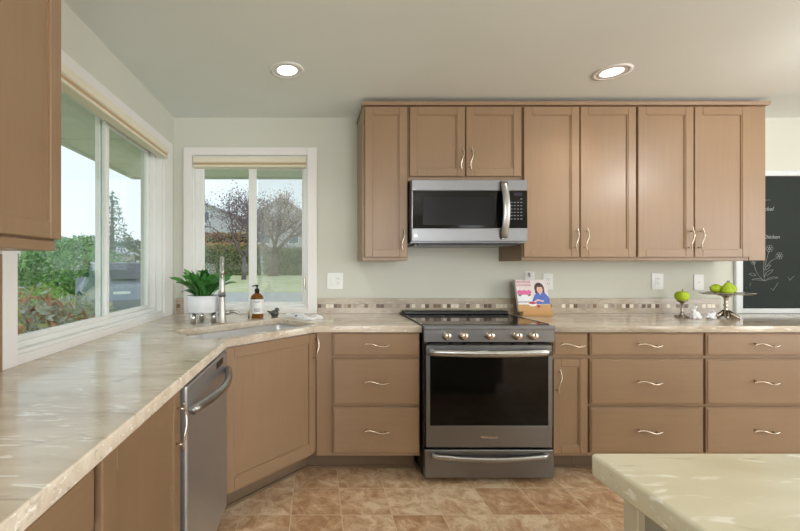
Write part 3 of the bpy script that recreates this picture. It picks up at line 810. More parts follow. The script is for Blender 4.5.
# local +x points toward the camera side of the bowl
MB().lathe([(.029, 0), (.029, .006), (.0255, .012), (.0235, .07), (.019, .15), (.0145, .20), (.0125, .23)], n=24).build('body', faucet_m, t)
m = MB(); pts = [(0, 0, .22), (0, 0, .28)]; rr = .10
for i in range(1, 15):
    a = PI - i * PI / 14; pts.append((rr + rr * math.cos(a), 0, .30 + rr * math.sin(a)))
m.tube(pts, .0125, 14); m.build('gooseneck', faucet_m, t)
m = MB(); m.tube([(.2, 0, .30), (.2, 0, .275), (.201, 0, .21), (.202, 0, .185)], [.0125, .0150, .0190, .0215], 16); m.build('spray_head', faucet_m, t)
MB().lathe([(.0212, 0), (.0205, -.007), (.010, -.008)], (.202, 0, .185), 16).build('spray_nozzle', black_m, t)
m = MB(); m.tube([(0, .015, .062), (0, .045, .064)], .016, 14); m.tube([(0, .040, .066), (0.005, .075, .070), (.012, .105, .060), (.016, .118, .048)], [.0125, .0115, .009, .0065], 12)
m.build('lever', faucet_m, t)
t = thing('air_gap_cap', 'short brushed steel cylinder fitting between faucet and soap bottle', 'sink fitting', (-.443, -.325, CT))
MB().lathe([(.019, 0), (.019, .004), (.0155, .006), (.0155, .052), (.012, .058), (.0001, .059)], n=20).build('cap', nickel_m, t)

# soap bottle
amber = flat('amber_glass', (150, 88, 20), .08, var=.15, scale=20); 
amber.node_tree.nodes['Principled BSDF'].inputs['Transmission Weight'].default_value = .6
t = thing('soap_bottle', 'amber soap bottle with white label and black pump behind the sink', 'soap bottle', (-.405, -.255, CT))
MB().lathe([(.040, 0), (.044, .004), (.044, .135), (.041, .148), (.030, .160), (.016, .168), (.014, .180)], n=32).build('bottle', amber, t)
lab = MB().lathe([(.0447, .030), (.0450, .032), (.0450, .126), (.0447, .128)], n=32, cap=False).build('label', plate_m, t)
m = MB()
for zz, ww in ((.114, .5), (.108, .3), (.064, .42), (.058, .36), (.052, .44), (.046, .34)):
    for k in range(7):
        a = -PI / 2 + .14 + (k - 3) * ww / 3.2
        if R.random() < .2: continue
        p = Vector((.0453 * math.cos(a), .0453 * math.sin(a), zz)); q = Vector((-math.sin(a), math.cos(a), 0)) * .0045
        m.quad([p - q, p + q, p + q + Vector((0, 0, .0024)), p - q + Vector((0, 0, .0024))])
m.build('label_print', flat('label_ink', (84, 90, 120), .7), lab)
m = MB(); m.lathe([(.017, .176), (.017, .196), (.012, .199), (.006, .201), (.006, .214)], n=20)
m.box(-.010, .010, -.010, .010, .212, .226, .003); m.tube([(0, 0, .220), (-.018, -.006, .221), (-.034, -.010, .215)], [.006, .0045, .0035], 8)
m.build('pump', black_m, t)

# pewter bird
t = thing('bird_figurine', 'small dark pewter bird figurine between soap bottle and towel', 'figurine', (-.287, -.232, CT))
m = MB()
m.ell((0, 0, .026), (.030, .021, .024)); m.ell((.016, -.002, .053), (.0155, .014, .0145)); m.tube([(.028, -.004, .053), (.037, -.006, .049)], [.005, .0008], 8)
m.tube([(-.022, 0, .030), (-.040, .002, .036), (-.050, .003, .044)], [.012, .007, .003], 10)
m.ell((0, -.019, .030), (.020, .006, .014)); m.ell((0, .019, .030), (.020, .006, .014)); m.lathe([(.022, 0), (.022, .006), (.016, .010)], n=18)
m.build('body', pewter_m, t)

# folded towel
t = thing('dish_towel', 'folded white cotton towel with a blue mark right of the sink', 'towel', (-.09, -.27, CT), math.radians(-38))
m = MB(); bm = m.bm
nx, ny = 22, 12
def tz(u, v): return .017 + .010 * math.sin(u * 5 + v * 2.2) * (1 - abs(2 * u - 1)) + .006 * math.sin(v * 7 + u * 9)
top = [[None] * (ny + 1) for _ in range(nx + 1)]; bot = [[None] * (ny + 1) for _ in range(nx + 1)]
for i in range(nx + 1):
    for j in range(ny + 1):
        u, v = i / nx, j / ny
        wob = .008 * math.sin(v * 9)
        x, y = (u - .5) * .25 + wob * (u - .5) * 2, (v - .5) * .13 + .012 * math.sin(u * 6)
        ed = min(1, min(u, 1 - u) * 10, min(v, 1 - v) * 8)
        top[i][j] = bm.verts.new((x, y, .006 + tz(u, v) * (.35 + .65 * ed))); bot[i][j] = bm.verts.new((x, y, .0008))
for i in range(nx):
    for j in range(ny):
        bm.faces.new((top[i][j], top[i + 1][j], top[i + 1][j + 1], top[i][j + 1])).smooth = True
        bm.faces.new((bot[i][j], bot[i][j + 1], bot[i + 1][j + 1], bot[i + 1][j]))
for i in range(nx):
    bm.faces.new((top[i][0], bot[i][0], bot[i + 1][0], top[i + 1][0])); bm.faces.new((top[i][ny], top[i + 1][ny], bot[i + 1][ny], bot[i][ny]))
for j in range(ny):
    bm.faces.new((top[0][j], top[0][j + 1], bot[0][j + 1], bot[0][j])); bm.faces.new((top[nx][j], bot[nx][j], bot[nx][j + 1], top[nx][j + 1]))
m.build('cloth', cloth_m, t)
MB().ell((-.015, -.052, .016), (.012, .006, .008)).build('blue_mark', flat('blue_print', (70, 84, 140), .8), t)

# potted plant
t = thing('potted_plant', 'leafy green plant in a white pot on metal legs by the corner', 'potted plant', (-.715, -.470, CT))
MB().lathe([(.088, .064), (.096, .070), (.099, .168), (.097, .170), (.092, .168), (.090, .150), (.0001, .150)], n=40, cap=False).build('pot', ceramic_m, t)
MB().lathe([(.0001, .1505), (.0895, .1505), (.088, .154), (.0001, .156)], n=24, cap=False).build('soil', flat('potting_soil', (58, 44, 34), .9, var=.3, scale=60), t)
for k in range(3):
    a = math.radians(232 + 120 * k); x, y = .072 * math.cos(a), .072 * math.sin(a)
    MB().lathe([(.0165, 0), (.0165, .066)], (x, y, 0), 18).build('leg', chrome_m, t)
leafA = leafmat('deep_green_leaf', [(60, 118, 56), (92, 156, 78)], 14, .25); leafB = leafmat('fresh_green_leaf', [(122, 176, 98), (176, 212, 146)], 14, .25)
m = MB()
RL = random.Random(21)
NL = 84
for k in range(NL):
    az = k * 2.39996 + RL.uniform(-.2, .2)
    q = (k / NL)
    lean = .04 + 1.1 * q ** 1.25 + RL.uniform(-.18, .18)
    ln = RL.uniform(.09, .185) + .045 * q
    base = Vector((.035 * math.cos(az) * (.3 + q), .035 * math.sin(az) * (.3 + q), .152))
    d = Vector((math.cos(az), math.sin(az), 0)); side = Vector((-math.sin(az), math.cos(az), 0))
    wmax = RL.uniform(.022, .030); n = 8; p = base.copy(); ang = lean * .6
    prev = None; mi = RL.choice([0, 0, 1, 2])
    tilt = RL.uniform(-1.0, 1.0)
    for i in range(n + 1):
        u = i / n
        dirv = d * math.sin(ang) + Vector((0, 0, math.cos(ang)))
        up = d * -math.cos(ang) + Vector((0, 0, math.sin(ang)))
        wv = (side * math.cos(tilt) + up * math.sin(tilt))
        ww = wmax * (.14 if u < .2 else math.sin(PI * min(1, ((u - .15) / .86)) ** 1.35) ** .7 + .04) if i < n else .0008
        row = [m.bm.verts.new(p - wv * ww + up * ww * .3), m.bm.verts.new(p), m.bm.verts.new(p + wv * ww + up * ww * .3)]
        if prev:
            for a_, b_ in ((0, 1), (1, 2)):
                f = m.bm.faces.new((prev[a_], prev[b_], row[b_], row[a_])); f.smooth = True; f.material_index = mi
        prev = row
        p = p + dirv * ln / n; ang += (lean * .55) / n * (1 + u) + .02
    
m.build('foliage', [leafA, leafB, leafmat('darkest_green_leaf', [(34, 80, 40), (60, 110, 56)], 14, .3)], t)  # three leaf tones dealt out at random

# ------------------------------------------------------------------ cookbook on its stand
t = thing('cookbook_stand', 'small light wood easel holding the cookbook beside the stove', 'book stand', (1.575, -.12, CT))
bamboo = wood('bamboo', (206, 160, 104), (4, 60, 60), .4)
MB().box(-.108, .108, -.045, -.002, .0, .030, .004, seg=2).box(-.108, .108, -.052, -.045, .008, .036, .003).build('ledge', bamboo, t)
m = MB(); m.poly3([(-.09, .001, .020), (-.09, .009, .020), (-.09, .060, .20), (-.09, .052, .20)], (.18, 0, 0)); m.build('back_rest', bamboo, t)
m = MB(); m.poly3([(-.02, .060, .19), (-.02, .068, .19), (-.02, .095, .0), (-.02, .087, .0)], (.04, 0, 0)); m.build('prop_leg', bamboo, t)
bk = thing('cookbook', 'cookbook with a smiling dark-haired person in a blue shirt on cover', 'book', (1.565, -.153, CT + .031))
bk.rotation_euler = (math.radians(-14), 0, math.radians(4))
BW, BH = .235, .232
MB().box(-BW / 2 + .004, BW / 2 - .003, .004, .020, .003, BH - .003).build('pages', flat('page_edges', (236, 232, 222), .8), bk)
m = MB().box(-BW / 2, BW / 2, .0005, .003, 0, BH).box(-BW / 2, BW / 2, .021, .0235, 0, BH).box(-BW / 2, -BW / 2 + .003, .003, .021, 0, BH)
cov = m.build('cover', [flat('pale_pink_cover', (232, 222, 224), .4)], bk)
def disc(m, cx, cz, rx, rz_, mi, y, n=20, cut=None):
    m.quad([(cx + rx * math.cos(2 * PI * k / n), y, cz + rz_ * math.sin(2 * PI * k / n)) for k in range(n)], mi)
pm = [flat('print_skin', (236, 190, 170), .5), flat('print_hair', (50, 32, 30), .5), flat('print_blue', (70, 104, 190), .5, var=.2, scale=60), flat('print_pink', (222, 104, 160), .5, var=.3, scale=120),
      flat('print_white', (240, 240, 244), .5), flat('print_green', (78, 112, 72), .5), flat('print_tan', (206, 158, 100), .5), flat('print_red', (186, 48, 52), .5), flat('print_dark', (60, 56, 62), .5)]
m = MB(); y = .0002
def rect(a, b, c, d_, mi, yy): m.quad([(a, yy, c), (b, yy, c), (b, yy, d_), (a, yy, d_)], mi)
rect(-.122, .122, .0, .050, 6, y)                      # table
rect(-.118, -.01, .05, .115, 4, y); rect(-.118, .02, .066, .071, 8, y - .0001)
disc(m, -.062, .122, .048, .018, 5, y - .0002); disc(m, -.065, .134, .050, .018, 3, y - .0003)
for k in range(9): disc(m, -.105 + k * .011, .142 + .006 * math.sin(k * 2), .010, .009, 3, y - .0004 - k * .00001, 10)
disc(m, -.062, .100, .036, .022, 4, y - .0004)
disc(m, .055, .168, .037, .042, 1, y - .0002); disc(m, .036, .146, .016, .034, 1, y - .00022); disc(m, .076, .146, .016, .034, 1, y - .00024)   # hair
m.quad([(-.008, y - .0003, .052), (.118, y - .0003, .052), (.118, y - .0003, .100), (.092, y - .0003, .134), (.064, y - .0003, .142), (.040, y - .0003, .138), (.012, y - .0003, .118), (-.008, y - .0003, .080)], 2)
m.quad([(.045, y - .0004, .138), (.055, y - .0004, .118), (.070, y - .0004, .140)], 0)
disc(m, .057, .158, .022, .029, 0, y - .0005)
disc(m, .056, .186, .024, .009, 1, y - .0006)                                   # fringe
disc(m, .049, .163, .0025, .0020, 1, y - .0007, 8); disc(m, .065, .163, .0025, .0020, 1, y - .0007, 8); disc(m, .057, .147, .008, .003, 7, y - .0007, 12); disc(m, .057, .1478, .006, .0015, 4, y - .0008, 12)
m.quad([(.0, y - .0005, .070), (.030, y - .0005, .088), (.060, y - .0005, .082), (.058, y - .0005, .072), (.030, y - .0005, .076), (.006, y - .0005, .060)], 0)   # forearm
disc(m, .066, .074, .012, .007, 0, y - .00055, 12)
disc(m, -.012, .052, .030, .016, 4, y - .0006); disc(m, .030, .036, .012, .010, 7, y - .0007); disc(m, -.012, .060, .028, .008, 7, y - .0008)
m.build('cover_picture', pm, cov)
for body, z in (('barefoot', .212), ('contessa', .190)):
    cu = bpy.data.curves.new('cover_title', 'FONT'); cu.body = body; cu.size = .030; cu.extrude = .0002; cu.space_character = 1.05
    o = bpy.data.objects.new('cover_title', cu); C.objects.link(o); o.parent = cov; o.location = (-.115, -.0003, z - .006); o.rotation_euler = (PI / 2, 0, 0); cu.materials.append(pm[7])

# ------------------------------------------------------------------ fruit and stands at the right
def at(u, Z, z=CT): return ((u - 316) * Z / F, CY + Z, z)
green_fruit = leafmat('green_fruit_skin', [(146, 176, 30), (178, 202, 48), (200, 216, 84)], 9, .3)
t = thing('fruit_pedestal', 'small silver pedestal under the single green apple', 'pedestal', at(682, 2.71))
m = MB(); m.lathe([(.032, .0), (.033, .004), (.026, .010), (.012, .022), (.008, .045), (.0075, .085), (.010, .098), (.020, .106), (.032, .112), (.033, .115), (.0001, .113)], n=24)
for k in range(4):
    a = k * PI / 2 + .5; m.ell((.034 * math.cos(a), .034 * math.sin(a), .006), (.010, .010, .006))
m.build('stand', silver_m, t)
def apple_mesh(m, r, h, c=(0, 0, 0)):
    m.lathe([(.001, .10 * h), (r * .30, .02 * h), (r * .62, .02 * h), (r * .88, .22 * h), (r, .5 * h), (r * .93, .76 * h), (r * .68, .96 * h), (r * .36, h), (r * .12, .93 * h), (.001, .86 * h)], c, 28)
t = thing('apple', 'single green apple on the small silver pedestal', 'apple', at(682, 2.71, CT + .1135))
m = MB(); apple_mesh(m, .041, .066); m.build('flesh', green_fruit, t)
stem_m = flat('brown_stem', (92, 66, 40), .7)
m = MB(); m.tube([(0, 0, .055), (.002, 0, .072), (.006, 0, .082)], .002, 6); m.build('stem', stem_m, t)

ps = at(726, 2.66)
t = thing('cake_stand', 'silver pedestal cake stand with a wide leaf-edged plate of pears', 'cake stand', ps)
m = MB()
m.lathe([(.022, .012), (.020, .03), (.013, .05), (.010, .075), (.014, .092), (.010, .10), (.011, .135), (.018, .148), (.04, .153), (.045, .158), (.0001, .158)], n=28)
for k in range(5):
    a = k * 2 * PI / 5 + .25
    m.tube([(.010 * math.cos(a), .010 * math.sin(a), .050), (.028 * math.cos(a), .028 * math.sin(a), .028), (.052 * math.cos(a), .052 * math.sin(a), .012), (.070 * math.cos(a), .070 * math.sin(a), .005)], [.012, .014, .013, .005], 10)
m.build('pedestal', silver_m, t)
m = MB(); n = 60; rings = []
for (f_, z) in ((.0, .159), (.3, .159), (.6, .160), (.82, .163), (1.0, .171), (1.0, .173), (.8, .166), (.5, .164), (.0, .1635)):
    ring_ = []
    for k in range(n):
        a = 2 * PI * k / n; r_ = (.001 if f_ == 0 else f_ * (.148 + .012 * math.sin(5 * a) + .006 * math.sin(11 * a)))
        zz = z + (.004 * math.sin(5 * a + 1) if f_ > .9 else 0)
        ring_.append(m.bm.verts.new((r_ * math.cos(a), r_ * math.sin(a) * .8, zz)))
    rings.append(ring_)
for A, B in zip(rings, rings[1:]):
    for k in range(n):
        f = m.bm.faces.new((A[k], A[(k + 1) % n], B[(k + 1) % n], B[k])); f.smooth = True
bmesh.ops.recalc_face_normals(m.bm, faces=m.bm.faces)
m.build('plate', silver_m, t)
def pear(x, y, z, rx, ry, rz, s, label):
    t = thing('pear', label, 'pear', (ps[0] + x, ps[1] + y, z)); t.rotation_euler = (rx, ry, rz)
    m = MB(); m.lathe([(.001, .006), (.018, .0), (.034, .008), (.044, .026), (.045, .044), (.036, .064), (.022, .082), (.015, .096), (.009, .104), (.001, .105)], n=28)
    bmesh.ops.scale(m.bm, vec=(s, s, s), verts=m.bm.verts)
    m.build('flesh', green_fruit, t)
    m = MB(); m.tube([(0, 0, .100 * s), (.002, 0, .112 * s), (.007, 0, .122 * s)], .0022, 6); m.build('stem', stem_m, t)
pz = CT + .165
pear(-.030, -.035, pz - .001, 0, 0, 0, .76, 'upright green pear at the front middle of the silver cake stand')
pear(-.030, .018, pz + .032, 0, math.radians(-84), .25, .72, 'green pear lying on its side at the left of the cake stand')
pear(.052, .012, pz + .006, 0, math.radians(-16), 0, .70, 'green pear leaning inward at the right of the cake stand')

def rabbit(loc, rz, label, crouch):
    t = thing('rabbit_figurine', label, 'figurine', loc, rz, None)
    m = MB()
    if not crouch:
        m.ell((.0, 0, .026), (.028, .018, .026)); m.ell((-.012, 0, .040), (.014, .014, .022)); m.ell((-.018, 0, .058), (.016, .012, .013))
        for s in (-1, 1):
            m.tube([(-.012, s * .005, .066), (-.006, s * .007, .080), (.000, s * .009, .090)], [.004, .0052, .002], 8)
            m.ell((-.020, s * .010, .009), (.011, .005, .009)); m.ell((.010, s * .014, .014), (.018, .008, .014))
        m.ell((.028, 0, .014), (.008, .008, .008))
    else:
        m.ell((.0, 0, .022), (.032, .019, .021)); m.ell((.026, 0, .036), (.016, .012, .013))
        for s in (-1, 1):
            m.tube([(.018, s * .005, .044), (.009, s * .008, .056), (.003, s * .010, .064)], [.004, .0052, .002], 8)
            m.ell((.026, s * .009, .008), (.012, .005, .008)); m.ell((-.010, s * .014, .014), (.018, .008, .014))
        m.ell((-.033, 0, .016), (.008, .008, .008))
    m.build('body', ceramic_m, t)
rabbit(at(696, 2.625), .0, 'white ceramic rabbit sitting upright beside the small pedestal', False)
rabbit(at(711, 2.615), .25, 'white ceramic rabbit crouching against the foot of the cake stand', True)

# ------------------------------------------------------------------ outdoors
def S(x): x = max(0, min(1, x)); return x * x * (3 - 2 * x)
def gz(x, y):
    Z = y - CY
    return .5 * S((x + .40 * Z) / (.06 * Z + .3)) * S((y - .3) / 3.0) - .04
def terrain(name, x0, x1, y0, y1, nx, ny, mat, dz=0.0):
    vs = [(x0 + (x1 - x0) * i / nx, y0 + (y1 - y0) * j / ny) for j in range(ny + 1) for i in range(nx + 1)]
    me = bpy.data.meshes.new(name)
    me.from_pydata([(x, y, gz(x, y) + dz) for x, y in vs], [], [(j * (nx + 1) + i, j * (nx + 1) + i + 1, (j + 1) * (nx + 1) + i + 1, (j + 1) * (nx + 1) + i) for j in range(ny) for i in range(nx)])
    me.materials.append(mat); o = bpy.data.objects.new(name, me); C.objects.link(o); return struct(o)
grass_m = leafmat('lawn', [(168, 176, 124), (190, 192, 142), (212, 208, 170), (172, 180, 134)], .9, .9)
asph_m = flat('pale_asphalt', (184, 180, 174), .9, var=.08, scale=6)
terrain('ground', -90, 60, .16, 120, 300, 240, grass_m)
terrain('road', -40, 30, 5.6, 9.0, 240, 16, asph_m, .03)
terrain('driveway', -9.5, -3.6, 3.2, 5.58, 24, 16, asph_m, .03)
struct(MB().box(-40, XL - .16, -12, .159, -.14, -.04).build('ground_side', grass_m))
# eaves over both windows
sof_m = flat('pale_soffit', (216, 220, 212), .8, var=.03)
m = MB(); m.box(-2.02, XL - T, -8, 1.40, 2.26, 2.29); m.box(XL - T, 7, .151, 1.40, 2.26, 2.29)
m.box(-2.05, -2.02, -8, 1.43, 2.24, 2.44); m.box(-2.02, 7, 1.40, 1.43, 2.24, 2.44)
for k in range(9): m.box(-2.02, XL - T, -7.5 + k * .95, -7.47 + k * .95, 2.252, 2.26)
struct(m.build('trim_2', sof_m))

bark_m = flat('grey_brown_bark', (122, 108, 98), .9, var=.25, scale=12)
plum_m = flat('plum_bark', (134, 118, 122), .9, var=.25, scale=12)
def branchy(m, p, d, ln, r, depth, rnd, tips, spread=.6, up=.1):
    q = p + d * ln
    mid = p + d * ln * .5 + Vector((rnd.uniform(-1, 1), rnd.uniform(-1, 1), rnd.uniform(-1, 1))) * ln * .06
    m.tube([p, mid, q], [r, r * .82, r * .62], 6 if depth > 1 else 4)
    if depth <= 2:
        for s in (0.4, .7, 1): tips.append(p + d * ln * s)
    if depth == 0: return
    for _ in range(3 if depth > 1 else 4):
        v = Vector((rnd.gauss(0, 1), rnd.gauss(0, 1), rnd.gauss(0, 1))).normalized()
        nd = (d + v * spread + Vector((0, 0, up))).normalized()
        branchy(m, q if rnd.random() < .65 else mid, nd, ln * rnd.uniform(.62, .85), r * .58, depth - 1, rnd, tips, spread, up)
def tree(name, label, x, y, h, r, bark, mats, leaf, per, seed, depth=4, spread=.65, fork=3, trunk=.3, group=None, jit=.35):
    rnd = random.Random(seed); t = thing(name, label, 'tree', (x, y, gz(x, y) - .02), 0, group)
    m = MB(); tips = []
    m.tube([Vector((0, 0, 0)), Vector((.05, 0, h * trunk * .5)), Vector((0, .03, h * trunk))], [r * 1.3, r, r * .85], 8)
    for k in range(fork):
        a = k * 2 * PI / fork + rnd.uniform(-.4, .4)
        branchy(m, Vector((0, .03, h * trunk * .95)), Vector((math.cos(a) * .75, math.sin(a) * .75, .75)).normalized(), h * .26, r * .6, depth, rnd, tips, spread)
    m.build('branches', bark, t)
    pts = []
    for q in tips:
        for _ in range(per): pts.append(q + Vector((rnd.gauss(0, 1), rnd.gauss(0, 1), rnd.gauss(0, 1))) * jit)
    if pts: leafcloud('foliage', pts, leaf, mats, t, rnd=rnd)
    return t
plumleaf = leafmat('dusky_plum_leaf', [(120, 96, 108), (156, 134, 142)], 1); pinkleaf = leafmat('pale_pink_blossom', [(196, 158, 156), (214, 186, 180)], 1)
tree('plum_tree', 'bare-branched purple plum tree left of the window mullion', -4.6, 22, 6.2, .13, plum_m, [plumleaf], .13, 2, 3, 4, .8, 4, .25, jit=.3)
tree('blossom_tree', 'broad pale pinkish tree with a thick trunk on the lawn', -3.7, 31, 7.4, .34, bark_m, [pinkleaf, pinkleaf, plumleaf], .15, 2, 8, 4, .6, 4, .28, jit=.4)
# clipped hedges
def hedge(label, x0, x1, y0, y1, h, mats, n, leaf, seed, top=None):
    rnd = random.Random(seed); xm = (x0 + x1) / 2
    t = thing('hedge', label, 'hedge', (xm, (y0 + y1) / 2, gz(xm, (y0 + y1) / 2) - .05))
    w_, d_ = (x1 - x0) / 2, (y1 - y0) / 2
    MB().box(-w_ + .15, w_ - .15, -d_ + .15, d_ - .15, 0, h - .2, .1).build('inner_twigs', flat('hedge_core', (96, 100, 80), .95, var=.3, scale=6), t)
    pts = []
    for _ in range(n):
        x = rnd.uniform(-w_, w_); s = rnd.random()
        if s < .65: pts.append((x, -d_ + rnd.uniform(-.1, .15), rnd.uniform(0, h)))
        else: pts.append((x, rnd.uniform(-d_, d_), h + rnd.uniform(-.25, .12)))
    leafcloud('foliage', pts, leaf, mats, t, rnd=rnd)
    if top:
        pts = [(rnd.uniform(-w_, w_), rnd.uniform(-d_, d_) - .1, h + rnd.uniform(-.5, .25)) for _ in range(n // 3)]
        leafcloud('new_growth', pts, leaf, top, t, rnd=rnd)
    return t
hg = leafmat('hedge_leaf', [(126, 138, 104), (166, 174, 134)], 1); hg2 = leafmat('hedge_leaf_light', [(150, 158, 110), (190, 190, 144)], 1)
org = leafmat('orange_new_growth', [(206, 150, 110), (220, 176, 130), (190, 170, 110)], 1); pk = leafmat('rosy_shrub_leaf', [(190, 130, 120), (160, 120, 104)], 1)
hedge('clipped hedge with orange new growth seen left in the back window', -12.5, -5.4, 35, 36.6, 2.9, [hg, hg2], 7000, .22, 4, [org])
hedge('dense green hedge seen right of the mullion in the back window', -5.2, 2.0, 35.2, 36.8, 2.6, [hg, hg], 7000, .22, 5)
hedge('rosy shrub bank standing behind the orange-tipped hedge', -13.5, -6.5, 39, 41, 4.4, [pk, hg2, org], 5000, .28, 6)
# house in the back
roof_m = flat('grey_shingle_roof', (196, 196, 202), .9, var=.08, scale=6); siding = flat('grey_siding', (206, 202, 204), .8, var=.03); wpane = flat('house_window_glass', (120, 134, 146), .15)
def house(label, x, y, w_, d_, hw, hr, wall, gable=True):
    t = thing('house', label, 'house', (x, y, gz(x, y) - .05))
    m = MB().box(-w_ / 2, w_ / 2, 0, d_, 0, hw)
    m.poly3([(-w_ / 2, 0, hw), (w_ / 2, 0, hw), (0, 0, hr)], (0, d_, 0)); m.build('walls', wall, t)
    m = MB(); e = .45
    for s in (-1, 1):
        sl = (hr - hw) / (w_ / 2)
        m.poly3([(0, -e, hr + .02), (s * (w_ / 2 + e), -e, hw - e * sl + .02), (s * (w_ / 2 + e), -e, hw - e * sl + .2), (0, -e, hr + .22)], (0, d_ + 2 * e, 0))
    m.build('roof', roof_m, t)
    for (wx, wz) in ((-w_ * .27, hw * .62), (w_ * .22, hw * .62), (0, hw * 1.02)):
        f = MB().box(wx - .7, wx + .7, -.06, 0, wz - .65, wz + .65).build('window', trim_m, t)
        MB().box(wx - .6, wx + .6, -.08, -.06, wz - .55, wz + .55).build('pane', wpane, f)
    return t
house('large grey house with gabled shingle roof behind the trees', -4.5, 47, 7.4, 8, 7.2, 9.6, siding)
house('lower grey gabled house wing left of the large house', -14.8, 49, 9.0, 6, 7.4, 9.2, siding)
house('pale house with white windows seen low in the left window', -19.5, 20, 7, 6, 2.6, 3.6, siding)
house('distant low house roof between willow and fir', -28, 43, 8, 6, 3.0, 4.6, siding)
# trees and shrubs in the left window
willow = leafmat('willow_leaf', [(96, 140, 76), (136, 176, 108), (160, 192, 128)], 2)
def bush(name, label, x, y, r, h, mats, n, leaf, seed, z0=None, cat='shrub', group=None):
    rnd = random.Random(seed); t = thing(name, label, cat, (x, y, (gz(x, y) if y > .16 else -.04) - .02 if z0 is None else z0), 0, group)
    pts = []
    while len(pts) < n:
        v = Vector((rnd.gauss(0, 1), rnd.gauss(0, 1), rnd.gauss(0, 1))).normalized()
        k = rnd.uniform(.72, 1.0) * (1 + .14 * math.sin(v.x * 7 + seed) * math.cos(v.y * 6) )
        if h / 2 + v.z * k * h / 2 < .02: continue
        pts.append((v.x * r * k, v.y * r * k, h / 2 + v.z * k * h / 2))
    leafcloud('foliage', pts, leaf, mats, t, asp=2.8 if cat == 'shrub' else 1.8, rnd=rnd)
    m = MB()
    for k in range(6):
        a = k * PI / 3; m.tube([(0, 0, 0), (r * .3 * math.cos(a), r * .3 * math.sin(a), h * .35), (r * .5 * math.cos(a), r * .5 * math.sin(a), h * .7)], [.03 * h ** .5, .02 * h ** .5, .008], 5)
    m.build('stems', bark_m, t)
    return t
bush('willow', 'bright green rounded weeping willow beyond the left window', -9.2, 11.6, 1.75, 2.45, [willow, willow], 7000, .16, 11, cat='tree')
bush('clipped_shrub', 'low light green shrub dome in front of the willow', -3.9, 2.6, .62, 1.05, [leafmat('lime_shrub', [(130, 164, 70), (170, 196, 104)], 3)], 3500, .06, 12)
def conifer(label, x, y, h, r, seed, mats):
    rnd = random.Random(seed); t = thing('fir_tree', label, 'tree', (x, y, gz(x, y) - .02))
    m = MB().tube([(0, 0, 0), (0, 0, h)], [r * .10, .015], 8); pts = []
    for k in range(int(h * 9)):
        z = h * (.12 + .86 * k / (h * 9)); L_ = r * (1.05 - z / h) * rnd.uniform(.55, 1.15) + .08; a = k * 2.4
        d = Vector((math.cos(a), math.sin(a), rnd.uniform(-.05, .2)))
        m.tube([Vector((0, 0, z)), Vector((0, 0, z)) + d * L_], [.018, .005], 4)
        for _ in range(int(48 * L_) + 8):
            s = rnd.random() ** .7; pts.append(Vector((0, 0, z)) + d * L_ * s + Vector((rnd.gauss(0, 1), rnd.gauss(0, 1), rnd.gauss(-.5, 1))) * .08)
    m.build('trunk', bark_m, t); leafcloud('foliage', pts, .15, mats, t, asp=2.6, rnd=rnd)
fir = leafmat('fir_needles', [(66, 92, 66), (98, 128, 88), (120, 150, 104)], 3)
conifer('tall airy fir tree behind the parked car', -9.75, 15.8, 5.0, 2.0, 13, [fir])
far_m = leafmat('distant_woods', [(92, 112, 92), (120, 138, 116)], .5)
for i, (x, y, r_, h_, lb) in enumerate(((-27, 55, 3.4, 5.5, 'distant dark tree rounded above the lawn, left of three'), (-36, 60, 4.4, 6.4, 'tallest distant rounded tree on the far skyline'), (-21.5, 62, 3.4, 5.2, 'distant rounded tree nearest the window corner'))):
    bush('distant_tree', lb, x, y, r_, h_, [far_m], 2200, .5, 30 + i, cat='tree')
# flowering bed right outside the left window
bed = [leafmat('grey_green_leaf', [(146, 160, 134), (216, 220, 204)], 6), leafmat('yellow_leaf', [(186, 190, 120), (214, 210, 150)], 6), leafmat('rust_leaf', [(196, 130, 96), (222, 170, 130)], 6), leafmat('silver_leaf', [(176, 184, 172), (224, 228, 220)], 6)]
bl = ((-1.85, -1.05, .40, 1.12, 'variegated shrub against the left window, nearest the counter end'), (-2.05, -.15, .42, 1.13, 'rust and yellow tipped shrub in the middle of the left window bed'),
      (-2.30, .78, .42, 1.06, 'grey-green leafy shrub at the far end of the left window bed'), (-2.85, -.70, .42, 1.14, 'taller rusty shrub at the back of the left window bed'))
for i, (x, y, r_, h_, lb) in enumerate(bl):
    bush('garden_shrub', lb, x, y, r_, h_, bed if i != 2 else [bed[0], bed[1], bed[3]], 2600, .095, 50 + i)
# coral flowers
cor = flat('coral_petals', (222, 96, 60), .6); yel = flat('yellow_petals', (232, 190, 60), .6)
for i, (x, y, z) in enumerate(((-2.72, .15, 1.16), (-2.25, -.42, 1.15), (-2.55, -.15, 1.14))):
    lb = ('coral flower spike rising farthest left in the window bed', 'coral flower spike low beside the window stile', 'coral flower spike between the two garden shrubs')[i]
    t = thing('flower', lb, 'flower', (x, y, -.04), 0)
    MB().tube([(0, 0, 0), (.01, 0, z / 2), (0, 0, z)], .006, 6).build('stem', leafA, t)
    leafcloud('petals', [Vector((R.gauss(0, .03), R.gauss(0, .03), z + R.gauss(0, .025))) for _ in range(60)], .06, [cor, cor, yel], t)
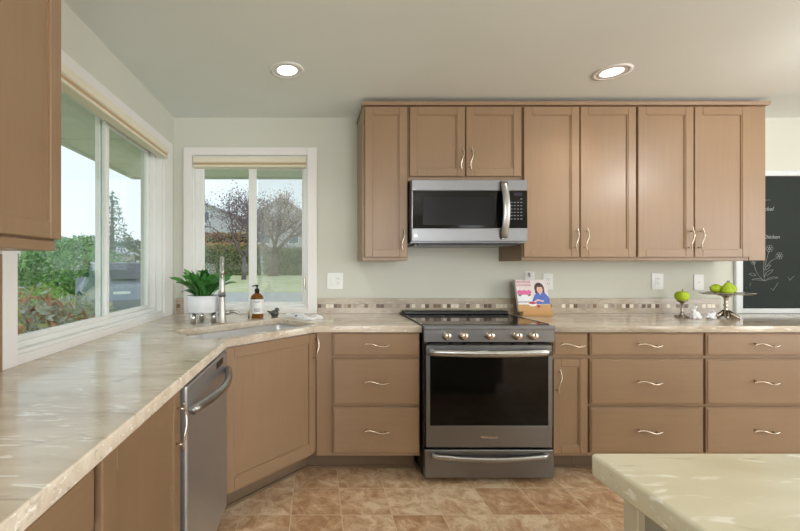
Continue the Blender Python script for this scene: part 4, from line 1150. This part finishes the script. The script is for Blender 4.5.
# parked car, seen nearly end-on
cp = flat('dark_blue_grey_paint', (128, 138, 150), .25, var=.03, coat=.6); cg = flat('car_glass', (40, 52, 60), .06); 
t = thing('car', 'blue-grey car parked on the driveway outside the left window', 'car', (-4.72, 6.9, gz(-4.72, 6.9) + .03), math.radians(129))
m = MB()
prof = [(-2.15, .32), (-2.2, .62), (-2.05, .86), (-1.2, .95), (-.55, 1.36), (.75, 1.40), (1.55, 1.02), (2.1, .96), (2.2, .6), (2.12, .30)]
hw = .88
secs = []
for s, k in ((-1, .93), (-.92, 1), (.92, 1), (1, .93)):
    row = []
    for (x, z) in prof:
        inn = 0 if z < 1.0 else .16
        row.append(m.bm.verts.new((x * k, s * hw - math.copysign(inn, s), z)))
    secs.append(row)
n = len(prof)
for A, B in zip(secs, secs[1:]):
    for i in range(n): m.bm.faces.new((A[i], A[(i + 1) % n], B[(i + 1) % n], B[i])).smooth = False
m.bm.faces.new(secs[0]); m.bm.faces.new(secs[-1]); bmesh.ops.recalc_face_normals(m.bm, faces=m.bm.faces)
m.build('body', cp, t)
m = MB()
m.quad([(-1.20, -.62, .99), (-1.20, .62, .99), (-.60, .60, 1.345), (-.60, -.60, 1.345)]); m.quad([(1.50, -.62, 1.065), (1.50, .62, 1.065), (.80, .60, 1.392), (.80, -.60, 1.392)])
for v in m.bm.verts: v.co.z += .015; v.co.x += .012 * (1 if v.co.x > 0 else -1)
m.build('windscreens', cg, t)
m = MB()
for s in (-1, 1): m.poly3([(-1.0, s * .752, 1.00), (1.40, s * .752, 1.03), (.72, s * .725, 1.34), (-.50, s * .725, 1.31)], (0, s * .012, 0))
m.build('side_windows', cg, t)
for x in (-1.35, 1.35):
    for s in (-1, 1):
        wl = MB().lathe([(.20, -.10), (.31, -.10), (.32, 0), (.31, .10), (.20, .10)], (x, s * .80, .32), 24, axis='y').build('wheel', rubber_m, t)
        MB().lathe([(.05, -.105), (.19, -.10), (.19, .10), (.05, .105)], (x, s * .80, .32), 16, axis='y').build('hubcap', steel_m, wl)
for s in (-1, 1): MB().box(-2.13, -2.05, s * .62 - .16, s * .62 + .16, .66, .78, .01).build('headlamp', plate_m, t); 
for s in (-1, 1): MB().box(2.02, 2.12, s * .62 - .14, s * .62 + .14, .74, .88, .01).build('tail_lamp', cor, t)

# the lettering becomes ordinary mesh objects
dg = bpy.context.evaluated_depsgraph_get()
for o in [o for o in C.objects if o.type == 'FONT']:
    me = bpy.data.meshes.new_from_object(o.evaluated_get(dg)); me.name = o.name
    q = bpy.data.objects.new(o.name, me); C.objects.link(q); q.parent = o.parent; q.matrix_local = o.matrix_basis.copy()
    nm = o.name.split('.')[0]; bpy.data.objects.remove(o); q.name = nm
